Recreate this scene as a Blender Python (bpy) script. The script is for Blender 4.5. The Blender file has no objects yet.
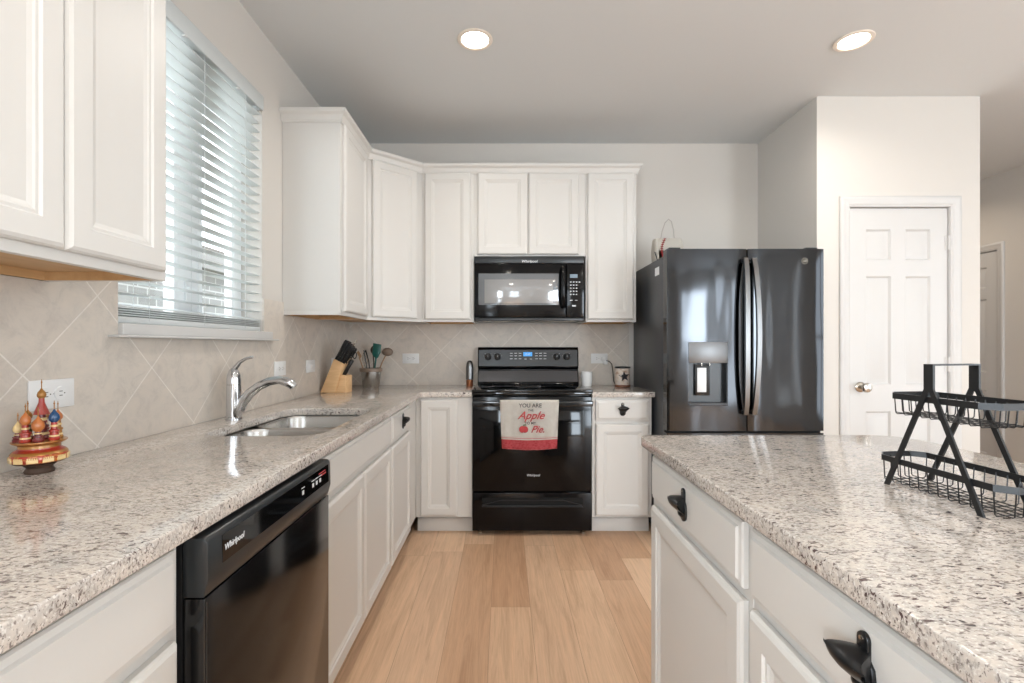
import bpy, bmesh, math, random
from mathutils import Matrix, Vector
R = math.radians
random.seed(7)
sc = bpy.context.scene
col = sc.collection
HC = 1.2085                       # eye height

# ------------------------------------------------------------------ camera
cam_d = bpy.data.cameras.new('camera'); cam = bpy.data.objects.new('camera', cam_d); col.objects.link(cam)
cam.location = (0, 0, HC); cam.rotation_euler = (R(90), 0, 0)
cam_d.sensor_width = 36; cam_d.lens = 484/1024*36
cam_d.shift_x = 8/1024; cam_d.shift_y = 4.5/1024
cam_d.clip_start = 0.02
sc.camera = cam
# ------------------------------------------------------------------ exposure
vs = sc.view_settings
vs.view_transform = 'Standard'; vs.look = 'None'; vs.gamma = 1; vs.use_curve_mapping = False
vs.exposure = 0.30
# ------------------------------------------------------------------ sky
world = bpy.data.worlds.new('sky'); sc.world = world; world.use_nodes = True
wn = world.node_tree.nodes; wbg = wn['Background']
wbg.inputs[0].default_value = (0.86, 0.93, 1.0, 1); wbg.inputs[1].default_value = 3.2
# ------------------------------------------------------------------ daylight at the windows behind the camera, plus an added left fill
def area(name, loc, rot, sx, sy, power, color=(1, 1, 1)):
    l = bpy.data.lights.new(name, 'AREA'); l.shape = 'RECTANGLE'; l.size = sx; l.size_y = sy
    l.energy = power; l.color = color
    o = bpy.data.objects.new(name, l); col.objects.link(o); o.location = loc; o.rotation_euler = rot
    return o
DAY = (0.79, 0.90, 1.0)
area('daylight_rear_window', (-0.12, -4.18, 1.70), (R(90), 0, 0), 0.95, 1.5, 20, DAY)
area('daylight_patio_door', (3.92, -4.18, 1.25), (R(90), 0, 0), .85, 2.3, 105, DAY)
area('daylight_side_window', (4.58, -1.75, 1.4), (0, R(90), 0), 2.2, 0.28, 24, DAY)
area('daylight_corner_window', (4.58, -3.5, 1.3), (0, R(90), 0), 2.4, 0.95, 42, DAY)
area('daylight_dining_window', (4.58, 0.6, 1.35), (0, R(90), 0), 2.0, 1.9, 14, DAY)
area('added_left_fill', (-1.36, -2.35, 1.6), (0, R(-90), 0), 1.4, 1.8, 170, DAY)  # added fill lamp, unseen, that brightens the island fronts
area('daylight_kitchen_window', (-2.3, 1.3, 1.9), (0, R(-90), R(12)), 1.8, 2.2, 50, (0.88, 0.94, 1.0))

# ================================================================== helpers
def lin(c):
    return tuple(((x/255)/12.92 if x/255 <= .04045 else ((x/255+.055)/1.055)**2.4) for x in c) + (1,)

class NT:
    def __init__(s, m):
        s.t = m.node_tree; s.n = s.t.nodes; s.b = s.n['Principled BSDF']
    def new(s, typ, **kw):
        nd = s.n.new(typ)
        for k, v in kw.items():
            if isinstance(k, str) and hasattr(nd, k): setattr(nd, k, v)
        return nd
    def link(s, a, b): s.t.links.new(a, b)
    def coords(s, scale=(1, 1, 1), rot=(0, 0, 0), loc=(0, 0, 0), kind='Object'):
        tc = s.n.new('ShaderNodeTexCoord'); mp = s.n.new('ShaderNodeMapping')
        mp.inputs['Scale'].default_value = scale; mp.inputs['Rotation'].default_value = rot; mp.inputs['Location'].default_value = loc
        s.link(tc.outputs[kind], mp.inputs['Vector']); return mp.outputs['Vector']
    def noise(s, vec, scale, detail=3, rough=.5, dist=0):
        nd = s.n.new('ShaderNodeTexNoise'); nd.inputs['Scale'].default_value = scale
        nd.inputs['Detail'].default_value = detail; nd.inputs['Roughness'].default_value = rough
        nd.inputs['Distortion'].default_value = dist
        s.link(vec, nd.inputs['Vector']); return nd.outputs['Fac']
    def ramp(s, fac, stops, interp='LINEAR'):
        r = s.n.new('ShaderNodeValToRGB'); r.color_ramp.interpolation = interp
        el = r.color_ramp.elements
        while len(el) > 1: el.remove(el[-1])
        el[0].position = stops[0][0]; el[0].color = stops[0][1]
        for p, c in stops[1:]:
            e = el.new(p); e.color = c
        s.link(fac, r.inputs['Fac']); return r.outputs['Color']
    def mix(s, fac, a, b, mode='MIX'):
        m = s.n.new('ShaderNodeMix'); m.data_type = 'RGBA'; m.blend_type = mode
        for v, i in ((fac, 0), (a, 6), (b, 7)):
            if hasattr(v, 'is_linked'): s.link(v, m.inputs[i])
            else: m.inputs[i].default_value = v
        return m.outputs[2]
    def bump(s, h, strength=.2, dist=.002):
        b = s.n.new('ShaderNodeBump'); b.inputs['Strength'].default_value = strength; b.inputs['Distance'].default_value = dist
        s.link(h, b.inputs['Height']); s.link(b.outputs['Normal'], s.b.inputs['Normal'])

def mat(name, color, rough=.5, metal=0, spec=.5, coat=0, emit=0, trans=0, coat_rough=.05):
    m = bpy.data.materials.new(name); m.use_nodes = True
    b = m.node_tree.nodes['Principled BSDF']
    c = lin(color) if max(color[:3]) > 1.001 else tuple(color[:3]) + (1,)
    b.inputs['Base Color'].default_value = c
    b.inputs['Roughness'].default_value = rough; b.inputs['Metallic'].default_value = metal
    b.inputs['Specular IOR Level'].default_value = spec
    b.inputs['Coat Weight'].default_value = coat; b.inputs['Coat Roughness'].default_value = coat_rough
    if emit: b.inputs['Emission Color'].default_value = c; b.inputs['Emission Strength'].default_value = emit
    if trans: b.inputs['Transmission Weight'].default_value = trans
    m.diffuse_color = c
    return m

def paint(name, color, rough=.5, bump=.05, scale=180, spec=.4):
    m = mat(name, color, rough, spec=spec); t = NT(m)
    t.bump(t.noise(t.coords(), scale, 2), bump, .001); return m

M = {}
M['wall'] = paint('wall_paint', (207, 202, 195), .75, .12, 150, .25)
M['ceiling'] = paint('ceiling_paint', (217, 219, 219), .9, .25, 90, .15)
M['white'] = paint('cabinet_paint', (211, 208, 203), .38, .02, 60)
M['trim'] = paint('trim_paint', (202, 200, 197), .4, .02, 60)
M['blind'] = mat('blind_vinyl', (228, 231, 230), .45)
def translucent(m, w=.28):
    n = m.node_tree.nodes; l = m.node_tree.links; b = n['Principled BSDF']; o = [x for x in n if x.type == 'OUTPUT_MATERIAL'][0]
    t = n.new('ShaderNodeBsdfTranslucent'); t.inputs[0].default_value = b.inputs['Base Color'].default_value
    x = n.new('ShaderNodeMixShader'); x.inputs[0].default_value = w
    l.new(b.outputs[0], x.inputs[1]); l.new(t.outputs[0], x.inputs[2]); l.new(x.outputs[0], o.inputs[0])
translucent(M['blind'])
M['vinyl'] = mat('window_vinyl', (240, 242, 242), .35)
M['plate'] = mat('outlet_plastic', (224, 224, 223), .3)
M['slot'] = mat('outlet_slot', (70, 66, 60), .6)
M['black_gloss'] = mat('black_gloss', (8, 8, 10), .10, spec=.26)
M['black_glass'] = mat('black_glass', (5, 6, 7), .05, spec=.5)
M['oven_glass'] = mat('oven_glass', (5, 6, 8), .06, spec=.28)
M['black_satin'] = mat('black_satin', (16, 17, 19), .28)
M['black_matte'] = mat('black_matte', (16, 16, 17), .6)
M['gap'] = mat('gap_shade', (8, 8, 8), .9)  # near-black that holds the shade of gaps and recesses
M['charcoal'] = mat('charcoal_panel', (34, 37, 39), .3)
M['print'] = mat('pale_print', (214, 217, 220), .5)
M['display'] = mat('blue_display', (70, 150, 215), .4, emit=.6)
M['chrome'] = mat('chrome', (205, 206, 208), .07, metal=1)
M['steel'] = mat('sink_steel', (176, 174, 170), .24, metal=1)
M['nickel'] = mat('brushed_nickel', (190, 184, 174), .2, metal=1)
M['handle_steel'] = mat('fridge_handle_steel', (122, 122, 122), .3, metal=1)
M['disp_steel'] = mat('dispenser_steel', (118, 119, 120), .38, metal=1)
M['fridge_side'] = mat('fridge_side_grey', (58, 60, 63), .35)
M['iron'] = mat('black_iron', (20, 21, 23), .38)
M['opener'] = mat('opener_iron', (24, 25, 27), .34, metal=.4, coat=.15)
M['copper'] = mat('copper', (150, 96, 66), .3, metal=.8)
M['red'] = mat('red_paint', (156, 46, 32), .3, coat=.4)
M['gold'] = mat('gold_paint', (164, 114, 54), .32, metal=.35, coat=.3)
M['orange'] = mat('orange_paint', (184, 108, 54), .3, coat=.4)
M['blue'] = mat('blue_paint', (26, 70, 112), .25, coat=.5)
M['olive'] = mat('olive_paint', (92, 84, 40), .35, coat=.3)
M['maroon'] = mat('maroon_paint', (104, 30, 30), .3, coat=.4)
M['cream'] = mat('cream_paint', (226, 196, 140), .35, coat=.3)
M['taupe'] = mat('taupe_ceramic', (136, 116, 100), .4)
M['teal'] = mat('teal_silicone', (14, 84, 76), .3)
M['tan_wood'] = mat('spoon_wood', (156, 124, 92), .6)
M['dark_wood'] = mat('dark_spoon_wood', (74, 56, 44), .55)
M['ceramic'] = mat('white_ceramic', (236, 236, 234), .2, coat=.4)
M['ball'] = mat('off_white_cloth', (228, 222, 212), .8)
M['stitch'] = mat('red_thread', (152, 40, 40), .7)
M['strap'] = mat('grey_strap', (172, 164, 156), .7)
M['label'] = mat('white_label', (225, 226, 226), .5)
M['script_red'] = mat('towel_red_print', (176, 60, 62), .8)
M['script_grey'] = mat('towel_grey_print', (96, 92, 88), .8)
M['leaf'] = mat('towel_leaf_print', (78, 96, 68), .8)
M['lamp'] = mat('lamp_lens', (1.0, .88, .70), .5, emit=14)
M['lamp_ring'] = mat('lamp_ring', (238, 228, 216), .5)

def glass_mat():
    m = bpy.data.materials.new('window_glass'); m.use_nodes = True; n = m.node_tree.nodes; l = m.node_tree.links
    for x in list(n): n.remove(x)
    o = n.new('ShaderNodeOutputMaterial'); mx = n.new('ShaderNodeMixShader'); t = n.new('ShaderNodeBsdfTransparent')
    g = n.new('ShaderNodeBsdfGlossy'); g.inputs['Roughness'].default_value = .02
    t.inputs[0].default_value = (.95, .97, .97, 1)
    mx.inputs[0].default_value = .05; l.new(t.outputs[0], mx.inputs[1]); l.new(g.outputs[0], mx.inputs[2]); l.new(mx.outputs[0], o.inputs[0])
    return m
M['glass'] = glass_mat()

def granite():
    m = mat('granite', (200, 190, 176), .13, spec=.5, coat=.25); t = NT(m)
    v = t.coords(scale=(1, 1, 1))
    vr = t.coords(scale=(.62, 1.3, 1), rot=(0, 0, R(14)))
    base = t.ramp(t.noise(v, 20, 6, .7, .5), [(.28, lin((168, 167, 163))), (.42, lin((192, 184, 176))), (.56, lin((208, 198, 188))), (.68, lin((200, 188, 176))), (.8, lin((182, 178, 172)))])
    g2 = t.ramp(t.noise(vr, 95, 5, .7, .3), [(.50, (0, 0, 0, 1)), (.68, (1, 1, 1, 1))])
    c1 = t.mix(g2, base, lin((150, 144, 138)))
    lt = t.ramp(t.noise(v, 210, 3, .6), [(.54, (0, 0, 0, 1)), (.66, (1, 1, 1, 1))])
    c1 = t.mix(lt, c1, lin((224, 219, 212)))
    s1 = t.ramp(t.noise(vr, 190, 2, .6, .4), [(.575, (0, 0, 0, 1)), (.64, (1, 1, 1, 1))])
    c2 = t.mix(s1, c1, lin((134, 124, 118)))
    clus = t.ramp(t.noise(v, 15, 3, .6), [(.40, (0, 0, 0, 1)), (.56, (1, 1, 1, 1))])
    s2 = t.ramp(t.noise(vr, 125, 2, .6, .6), [(.575, (0, 0, 0, 1)), (.625, (1, 1, 1, 1))])
    s2m = t.mix(1.0, s2, clus, 'MULTIPLY')
    c3 = t.mix(s2m, c2, lin((84, 66, 64)))
    big = t.ramp(t.noise(vr, 42, 2, .5, .6), [(.71, (0, 0, 0, 1)), (.75, (1, 1, 1, 1))])
    c4 = t.mix(big, c3, lin((58, 42, 42)))
    t.link(c4, t.b.inputs['Base Color'])
    return m
M['granite'] = granite()

def tile(axis, a0, b0):
    m = mat('backsplash_tile_' + axis, (190, 176, 162), .38, spec=.4); t = NT(m)
    tc = t.n.new('ShaderNodeNewGeometry'); sp = t.n.new('ShaderNodeSeparateXYZ'); t.link(tc.outputs['Position'], sp.inputs[0])
    cb = t.n.new('ShaderNodeCombineXYZ')
    t.link(sp.outputs[axis.upper()], cb.inputs[0]); t.link(sp.outputs['Z'], cb.inputs[1])
    sub = t.n.new('ShaderNodeVectorMath'); sub.operation = 'SUBTRACT'; t.link(cb.outputs[0], sub.inputs[0]); sub.inputs[1].default_value = (a0, b0, 0)
    mp = t.n.new('ShaderNodeMapping'); mp.inputs['Rotation'].default_value = (0, 0, R(45)); t.link(sub.outputs[0], mp.inputs[0])
    mp2 = t.n.new('ShaderNodeMapping'); mp2.inputs['Location'].default_value = (0.002+.305*20, 0.002+.305*20, 0); t.link(mp.outputs[0], mp2.inputs[0])
    br = t.n.new('ShaderNodeTexBrick'); br.offset = 0; br.squash = 1
    t.link(mp2.outputs[0], br.inputs['Vector'])
    br.inputs['Scale'].default_value = 1; br.inputs['Brick Width'].default_value = .305; br.inputs['Row Height'].default_value = .305
    br.inputs['Mortar Size'].default_value = .0022; br.inputs['Mortar Smooth'].default_value = .3
    br.inputs['Color1'].default_value = lin((208, 199, 188)); br.inputs['Color2'].default_value = lin((203, 193, 182)); br.inputs['Mortar'].default_value = lin((226, 219, 210))
    nz = t.noise(mp.outputs[0], 14, 8, .78, .6)
    mot = t.ramp(nz, [(.3, (.80, .80, .81, 1)), (.5, (.97, .97, .97, 1)), (.7, (1.05, 1.03, 1.01, 1))])
    c = t.mix(1.0, br.outputs['Color'], mot, 'MULTIPLY'); t.link(c, t.b.inputs['Base Color'])
    inv = t.n.new('ShaderNodeMath'); inv.operation = 'SUBTRACT'; inv.inputs[0].default_value = 1; t.link(br.outputs['Fac'], inv.inputs[1])
    t.bump(inv.outputs[0], .5, .0015)
    return m
M['tile_back'] = tile('x', .174, 1.39)
M['tile_left'] = tile('y', 1.61, 1.137)

def wood_floor():
    m = mat('oak_plank_floor', (198, 160, 124), .42, spec=.4); t = NT(m)
    v0 = t.coords(rot=(0, 0, R(90)), loc=(.31, .06, 0))
    sp = t.n.new('ShaderNodeSeparateXYZ'); t.link(v0, sp.inputs[0])
    dv = t.n.new('ShaderNodeMath'); dv.operation = 'DIVIDE'; dv.inputs[1].default_value = .182; t.link(sp.outputs['Y'], dv.inputs[0])
    fl = t.n.new('ShaderNodeMath'); fl.operation = 'FLOOR'; t.link(dv.outputs[0], fl.inputs[0])
    wh = t.n.new('ShaderNodeTexWhiteNoise'); wh.noise_dimensions = '1D'; t.link(fl.outputs[0], wh.inputs['W'])
    ma = t.n.new('ShaderNodeMath'); ma.operation = 'MULTIPLY_ADD'; ma.inputs[1].default_value = 1.22; t.link(wh.outputs['Value'], ma.inputs[0]); t.link(sp.outputs['X'], ma.inputs[2])
    cb = t.n.new('ShaderNodeCombineXYZ'); t.link(ma.outputs[0], cb.inputs[0]); t.link(sp.outputs['Y'], cb.inputs[1])
    br = t.n.new('ShaderNodeTexBrick'); br.offset = 0; t.link(cb.outputs[0], br.inputs['Vector'])
    br.inputs['Scale'].default_value = 1; br.inputs['Brick Width'].default_value = 1.22; br.inputs['Row Height'].default_value = .182
    br.inputs['Mortar Size'].default_value = .0007; br.inputs['Mortar Smooth'].default_value = .1
    br.inputs['Color1'].default_value = (0, 0, 0, 1); br.inputs['Color2'].default_value = (1, 1, 1, 1); br.inputs['Mortar'].default_value = (.1, .1, .1, 1)
    plank = t.ramp(br.outputs['Color'], [(0, lin((192, 152, 120))), (.35, lin((210, 173, 141))), (.7, lin((224, 190, 158))), (1, lin((204, 168, 138)))])
    # offset the grain per plank
    gv = t.coords(scale=(12, .9, 1))
    add = t.n.new('ShaderNodeVectorMath'); add.operation = 'ADD'; t.link(gv, add.inputs[0])
    sc_ = t.n.new('ShaderNodeVectorMath'); sc_.operation = 'SCALE'; sc_.inputs['Scale'].default_value = 13; t.link(br.outputs['Color'], sc_.inputs[0]); t.link(sc_.outputs[0], add.inputs[1])
    g1 = t.ramp(t.noise(add.outputs[0], 2.2, 7, .68, .9), [(.28, (.80, .75, .70, 1)), (.5, (1, 1, 1, 1)), (.72, (1.13, 1.11, 1.09, 1))])
    fine = t.ramp(t.noise(t.coords(scale=(110, 3, 1)), 2, 4, .6), [(.3, (.9, .88, .86, 1)), (.6, (1.03, 1.03, 1.03, 1))])
    c = t.mix(1.0, plank, g1, 'MULTIPLY'); c = t.mix(1.0, c, fine, 'MULTIPLY')
    seam = t.mix(br.outputs['Fac'], c, lin((150, 118, 92))); t.link(seam, t.b.inputs['Base Color'])
    return m
M['floor'] = wood_floor()

def wood(name, a, b, scale=(30, 30, 3), rough=.5):
    m = mat(name, a, rough); t = NT(m)
    t.link(t.ramp(t.noise(t.coords(scale=scale), 1.5, 5, .6, .6), [(.3, lin(a)), (.7, lin(b))]), t.b.inputs['Base Color']); return m
M['birch'] = wood('birch_underside', (190, 150, 104), (206, 168, 122), (3, 20, 20))
M['block'] = wood('knife_block_wood', (212, 168, 120), (230, 190, 142), (4, 40, 40), .45)

def fridge_metal(name, base, rough, wav):
    m = mat(name, base, rough, metal=1); t = NT(m)
    b = t.b; b.inputs['Anisotropic'].default_value = .0
    big = t.noise(t.coords(scale=(1, 1, .25)), 5, 1, .4, .3)
    t.bump(big, wav, .05)
    sm = t.noise(t.coords(scale=(1, 1, 1)), 7, 5, .7)
    rr = t.n.new('ShaderNodeMapRange'); rr.inputs[3].default_value = rough*.8; rr.inputs[4].default_value = rough*1.6
    t.link(sm, rr.inputs[0]); t.link(rr.outputs[0], b.inputs['Roughness'])
    return m
M['fridge'] = fridge_metal('black_stainless', (62, 63, 65), .07, .11)

def brick_ext():
    m = mat('pale_brick', (200, 196, 190), .9); t = NT(m)
    br = t.n.new('ShaderNodeTexBrick'); t.link(t.coords(rot=(R(90), 0, R(90)), kind='Object'), br.inputs['Vector'])
    tc = t.n.new('ShaderNodeNewGeometry'); sp = t.n.new('ShaderNodeSeparateXYZ'); t.link(tc.outputs['Position'], sp.inputs[0])
    cb = t.n.new('ShaderNodeCombineXYZ'); t.link(sp.outputs['Y'], cb.inputs[0]); t.link(sp.outputs['Z'], cb.inputs[1]); t.link(cb.outputs[0], br.inputs['Vector'])
    br.inputs['Scale'].default_value = 1; br.inputs['Brick Width'].default_value = .30; br.inputs['Row Height'].default_value = .105; br.inputs['Mortar Size'].default_value = .009
    br.inputs['Color1'].default_value = lin((160, 157, 153)); br.inputs['Color2'].default_value = lin((146, 144, 141)); br.inputs['Mortar'].default_value = lin((200, 198, 195))
    t.link(br.outputs['Color'], t.b.inputs['Base Color']); return m
M['brick'] = brick_ext()
M['eave'] = mat('eave_paint', (150, 146, 142), .8)
M['roofing'] = mat('roof_shingle', (120, 114, 108), .9)
M['grass'] = mat('ground', (120, 124, 90), .95)

def towel_mat(z0, z1):
    m = mat('tea_towel_cloth', (232, 224, 212), .9, spec=.1); t = NT(m)
    g = t.n.new('ShaderNodeTexCoord'); sp = t.n.new('ShaderNodeSeparateXYZ'); t.link(g.outputs['UV'], sp.inputs[0])
    cream = t.ramp(t.noise(t.coords(), 24, 4, .6), [(.3, lin((236, 229, 218))), (.7, lin((248, 243, 234)))])
    r = lin((202, 66, 74)); r2 = lin((224, 112, 116))
    band = t.ramp(sp.outputs['Y'], [(0, (.85, .85, .85, 1)), (.02, (1, 1, 1, 1)), (.185, (1, 1, 1, 1)), (.197, (0, 0, 0, 1)), (.212, (0, 0, 0, 1)), (.216, (.7, .7, .7, 1)), (.228, (.7, .7, .7, 1)), (.232, (0, 0, 0, 1)), (.245, (0, 0, 0, 1)), (.25, (.35, .35, .35, 1)), (.258, (0, 0, 0, 1))])
    redn = t.ramp(t.noise(t.coords(scale=(1, 1, 4)), 60, 3, .6), [(.35, r), (.65, r2)])
    t.link(t.mix(band, cream, redn), t.b.inputs['Base Color'])
    wv = t.noise(t.coords(), 900, 1); t.bump(wv, .3, .0006); return m
M['towel'] = towel_mat(0, 1)

def candle_mat():
    m = mat('speckled_stoneware', (202, 186, 172), .5); t = NT(m)
    t.link(t.ramp(t.noise(t.coords(), 45, 4, .6), [(.35, lin((168, 140, 122))), (.5, lin((206, 192, 178))), (.7, lin((188, 180, 178)))]), t.b.inputs['Base Color']); return m
M['stoneware'] = candle_mat()
def painted_base():
    m = mat('painted_arcade', (200, 80, 40), .3, coat=.4); t = NT(m)
    t.link(t.ramp(t.noise(t.coords(scale=(1, 1, 1)), 70, 2, .5), [(.42, lin((150, 36, 24))), (.5, lin((190, 116, 48))), (.62, lin((170, 52, 32)))]), t.b.inputs['Base Color']); return m
M['painted'] = painted_base()

# ------------------------------------------------------------------ mesh builder
class MB:
    def __init__(s): s.bm = bmesh.new()
    def _merge(s, b2, mtx=None):
        if mtx is not None: bmesh.ops.transform(b2, matrix=mtx, verts=b2.verts)
        me = bpy.data.meshes.new('tmp'); b2.to_mesh(me); b2.free(); s.bm.from_mesh(me); bpy.data.meshes.remove(me); return s
    def box(s, x0, x1, y0, y1, z0, z1, bev=0, seg=2, mtx=None):
        b = bmesh.new(); bmesh.ops.create_cube(b, size=1)
        bmesh.ops.transform(b, matrix=Matrix.Translation(((x0+x1)/2, (y0+y1)/2, (z0+z1)/2)) @ Matrix.Diagonal((abs(x1-x0), abs(y1-y0), abs(z1-z0), 1)), verts=b.verts)
        if bev: bmesh.ops.bevel(b, geom=list(b.edges), offset=bev, segments=seg, profile=.5, affect='EDGES')
        return s._merge(b, mtx)
    def prism(s, pts, axis, a0, a1, bev=0, mtx=None, seg=2):
        """pts: 2-D outline; axis: 'x','y','z' the extrusion direction"""
        b = bmesh.new()
        def P(p, a): return {'x': (a, p[0], p[1]), 'y': (p[0], a, p[1]), 'z': (p[0], p[1], a)}[axis]
        v0 = [b.verts.new(P(p, a0)) for p in pts]; v1 = [b.verts.new(P(p, a1)) for p in pts]
        n = len(pts)
        b.faces.new(v0); b.faces.new(v1[::-1])
        for i in range(n): b.faces.new((v0[i], v1[i], v1[(i+1) % n], v0[(i+1) % n]))
        bmesh.ops.recalc_face_normals(b, faces=b.faces)
        if bev:
            ed = [e for e in b.edges if len(e.link_faces) == 2 and e.calc_face_angle(0) > R(40)]
            bmesh.ops.bevel(b, geom=ed, offset=bev, segments=seg, profile=.5, affect='EDGES')
        return s._merge(b, mtx)
    def lathe(s, prof, c=(0, 0, 0), seg=24, sx=1, sy=1, mtx=None, a0=0, a1=360):
        b = bmesh.new(); rings = []
        full = abs(a1-a0) >= 360; cnt = seg if full else seg+1
        for r, z in prof:
            if r < 1e-6: rings.append([b.verts.new((c[0], c[1], c[2]+z))])
            else: rings.append([b.verts.new((c[0]+r*sx*math.cos(R(a0+(a1-a0)*i/seg)), c[1]+r*sy*math.sin(R(a0+(a1-a0)*i/seg)), c[2]+z)) for i in range(cnt)])
        for A, B in zip(rings, rings[1:]):
            for i in range(seg):
                j = (i+1) % cnt
                if len(A) == 1 and len(B) == 1: continue
                if len(A) == 1: b.faces.new((A[0], B[j], B[i]))
                elif len(B) == 1: b.faces.new((A[i], A[j], B[0]))
                else: b.faces.new((A[i], A[j], B[j], B[i]))
        if full:
            if len(rings[0]) > 1: b.faces.new(rings[0][::-1])
            if len(rings[-1]) > 1: b.faces.new(rings[-1])
        bmesh.ops.recalc_face_normals(b, faces=b.faces)
        return s._merge(b, mtx)
    def tube(s, pts, rad, seg=8, closed=False, sq=None, mtx=None):
        """swept tube; rad number or list; sq=(w,h) gives a flat bar"""
        pts = [Vector(p) for p in pts]; n = len(pts)
        rads = rad if isinstance(rad, (list, tuple)) else [rad]*n
        b = bmesh.new(); rings = []; up = Vector((0, 0, 1)); prev = None
        for i, p in enumerate(pts):
            if closed: t = (pts[(i+1) % n]-pts[i-1])
            else: t = (pts[min(i+1, n-1)]-pts[max(i-1, 0)])
            t.normalize()
            if prev is None:
                u = up if abs(t.dot(up)) < .95 else Vector((0, 1, 0))
            else: u = prev
            side = t.cross(u); side.normalize(); u2 = side.cross(t); u2.normalize(); prev = u2
            if sq:
                k = 1
                if 0 < i < n-1 or closed:
                    d1 = (pts[i]-pts[i-1]).normalized(); d2 = (pts[(i+1) % n]-pts[i]).normalized(); k = 1/max(.5, math.cos(d1.angle(d2)/2))
                w, h = sq[0]/2, sq[1]/2
                rings.append([b.verts.new(p+side*(a*w*k)+u2*(c*h)) for a, c in ((1, 1), (-1, 1), (-1, -1), (1, -1))])
            else:
                rings.append([b.verts.new(p+side*(rads[i]*math.cos(2*math.pi*j/seg))+u2*(rads[i]*math.sin(2*math.pi*j/seg))) for j in range(seg)])
        m = len(rings[0])
        pr = list(zip(rings, rings[1:])) + ([(rings[-1], rings[0])] if closed else [])
        for A, B in pr:
            for j in range(m): b.faces.new((A[j], A[(j+1) % m], B[(j+1) % m], B[j]))
        if not closed: b.faces.new(rings[0][::-1]); b.faces.new(rings[-1])
        bmesh.ops.recalc_face_normals(b, faces=b.faces)
        return s._merge(b, mtx)
    def rings(s, x0, x1, z0, z1, prof, mtx=None, back=True, y=0):
        """rectangular panel facing -Y at y; prof: list of (inset, forward)"""
        b = bmesh.new(); L = []
        for ins, f in prof:
            L.append([b.verts.new((px, y-f, pz)) for px, pz in ((x0+ins, z0+ins), (x1-ins, z0+ins), (x1-ins, z1-ins), (x0+ins, z1-ins))])
        for A, B in zip(L, L[1:]):
            for j in range(4): b.faces.new((A[j], A[(j+1) % 4], B[(j+1) % 4], B[j]))
        b.faces.new(L[-1])
        if back: b.faces.new(L[0][::-1])
        return s._merge(b, mtx)
    def quad(s, pts, mtx=None):
        b = bmesh.new(); b.faces.new([b.verts.new(p) for p in pts]); return s._merge(b, mtx)
    def mesh(s, me, mtx=None):
        b = bmesh.new(); b.from_mesh(me); return s._merge(b, mtx)
    def sphere(s, c, r, sx=1, sy=1, sz=1, seg=16, mtx=None):
        b = bmesh.new(); bmesh.ops.create_uvsphere(b, u_segments=seg, v_segments=seg//2+2, radius=r)
        bmesh.ops.transform(b, matrix=Matrix.Translation(c) @ Matrix.Diagonal((sx, sy, sz, 1)), verts=b.verts)
        return s._merge(b, mtx)

def finish(mb, name, m, parent=None, world=False, ang=38):
    """link a builder as one mesh object. world=True: the coordinates are world ones and get re-based on the parent"""
    bm = mb.bm if isinstance(mb, MB) else mb
    if world and parent is not None:
        bmesh.ops.transform(bm, matrix=pworld(parent).inverted(), verts=bm.verts)
    for f in bm.faces: f.smooth = True
    for e in bm.edges:
        if len(e.link_faces) == 2 and e.calc_face_angle(0) > R(ang): e.smooth = False
    me = bpy.data.meshes.new(name); bm.to_mesh(me); bm.free(); me.materials.append(m)
    o = bpy.data.objects.new(name, me); col.objects.link(o)
    if parent is not None: o.parent = parent
    return o
def pworld(o):
    m = Matrix.LocRotScale(o.location, o.rotation_euler, o.scale)
    return pworld(o.parent) @ m if o.parent else m
def tag(o, label=None, cat=None, group=None, kind=None):
    if label: o['label'] = label
    if cat: o['category'] = cat
    if group: o['group'] = group
    if kind: o['kind'] = kind
    return o
def empty(name, loc, rz=0, label=None, cat=None, group=None, kind=None):
    o = bpy.data.objects.new(name, None); col.objects.link(o); o.location = loc; o.rotation_euler = (0, 0, rz)
    o.empty_display_size = .1
    return tag(o, label, cat, group, kind)
def copy_tree(o, parent=None):
    c = o.copy(); col.objects.link(c); c.parent = parent
    for ch in list(o.children): copy_tree(ch, c)
    return c
def text_mesh(s, size, extrude=.0004, shear=0, align='CENTER', spacing=1):
    cu = bpy.data.curves.new('t', 'FONT'); cu.body = s; cu.size = size; cu.extrude = extrude; cu.align_x = align; cu.align_y = 'CENTER'
    cu.offset = size*.012; cu.shear = shear; cu.space_character = spacing; cu.resolution_u = 4
    o = bpy.data.objects.new('t', cu); col.objects.link(o)
    dg = bpy.context.evaluated_depsgraph_get(); dg.update()
    me = bpy.data.meshes.new_from_object(o.evaluated_get(dg)); bpy.data.objects.remove(o); bpy.data.curves.remove(cu)
    return me
def text_part(name, s, size, loc, rz, m, parent, shear=0, extrude=.0004, rx=90, spacing=1):
    """text standing in the vertical plane, facing local -Y turned by rz"""
    mb = MB(); mb.mesh(text_mesh(s, size, extrude, shear, spacing=spacing), Matrix.Translation(loc) @ Matrix.Rotation(rz, 4, 'Z') @ Matrix.Rotation(R(rx), 4, 'X'))
    return finish(mb, name, m, parent)
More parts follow.
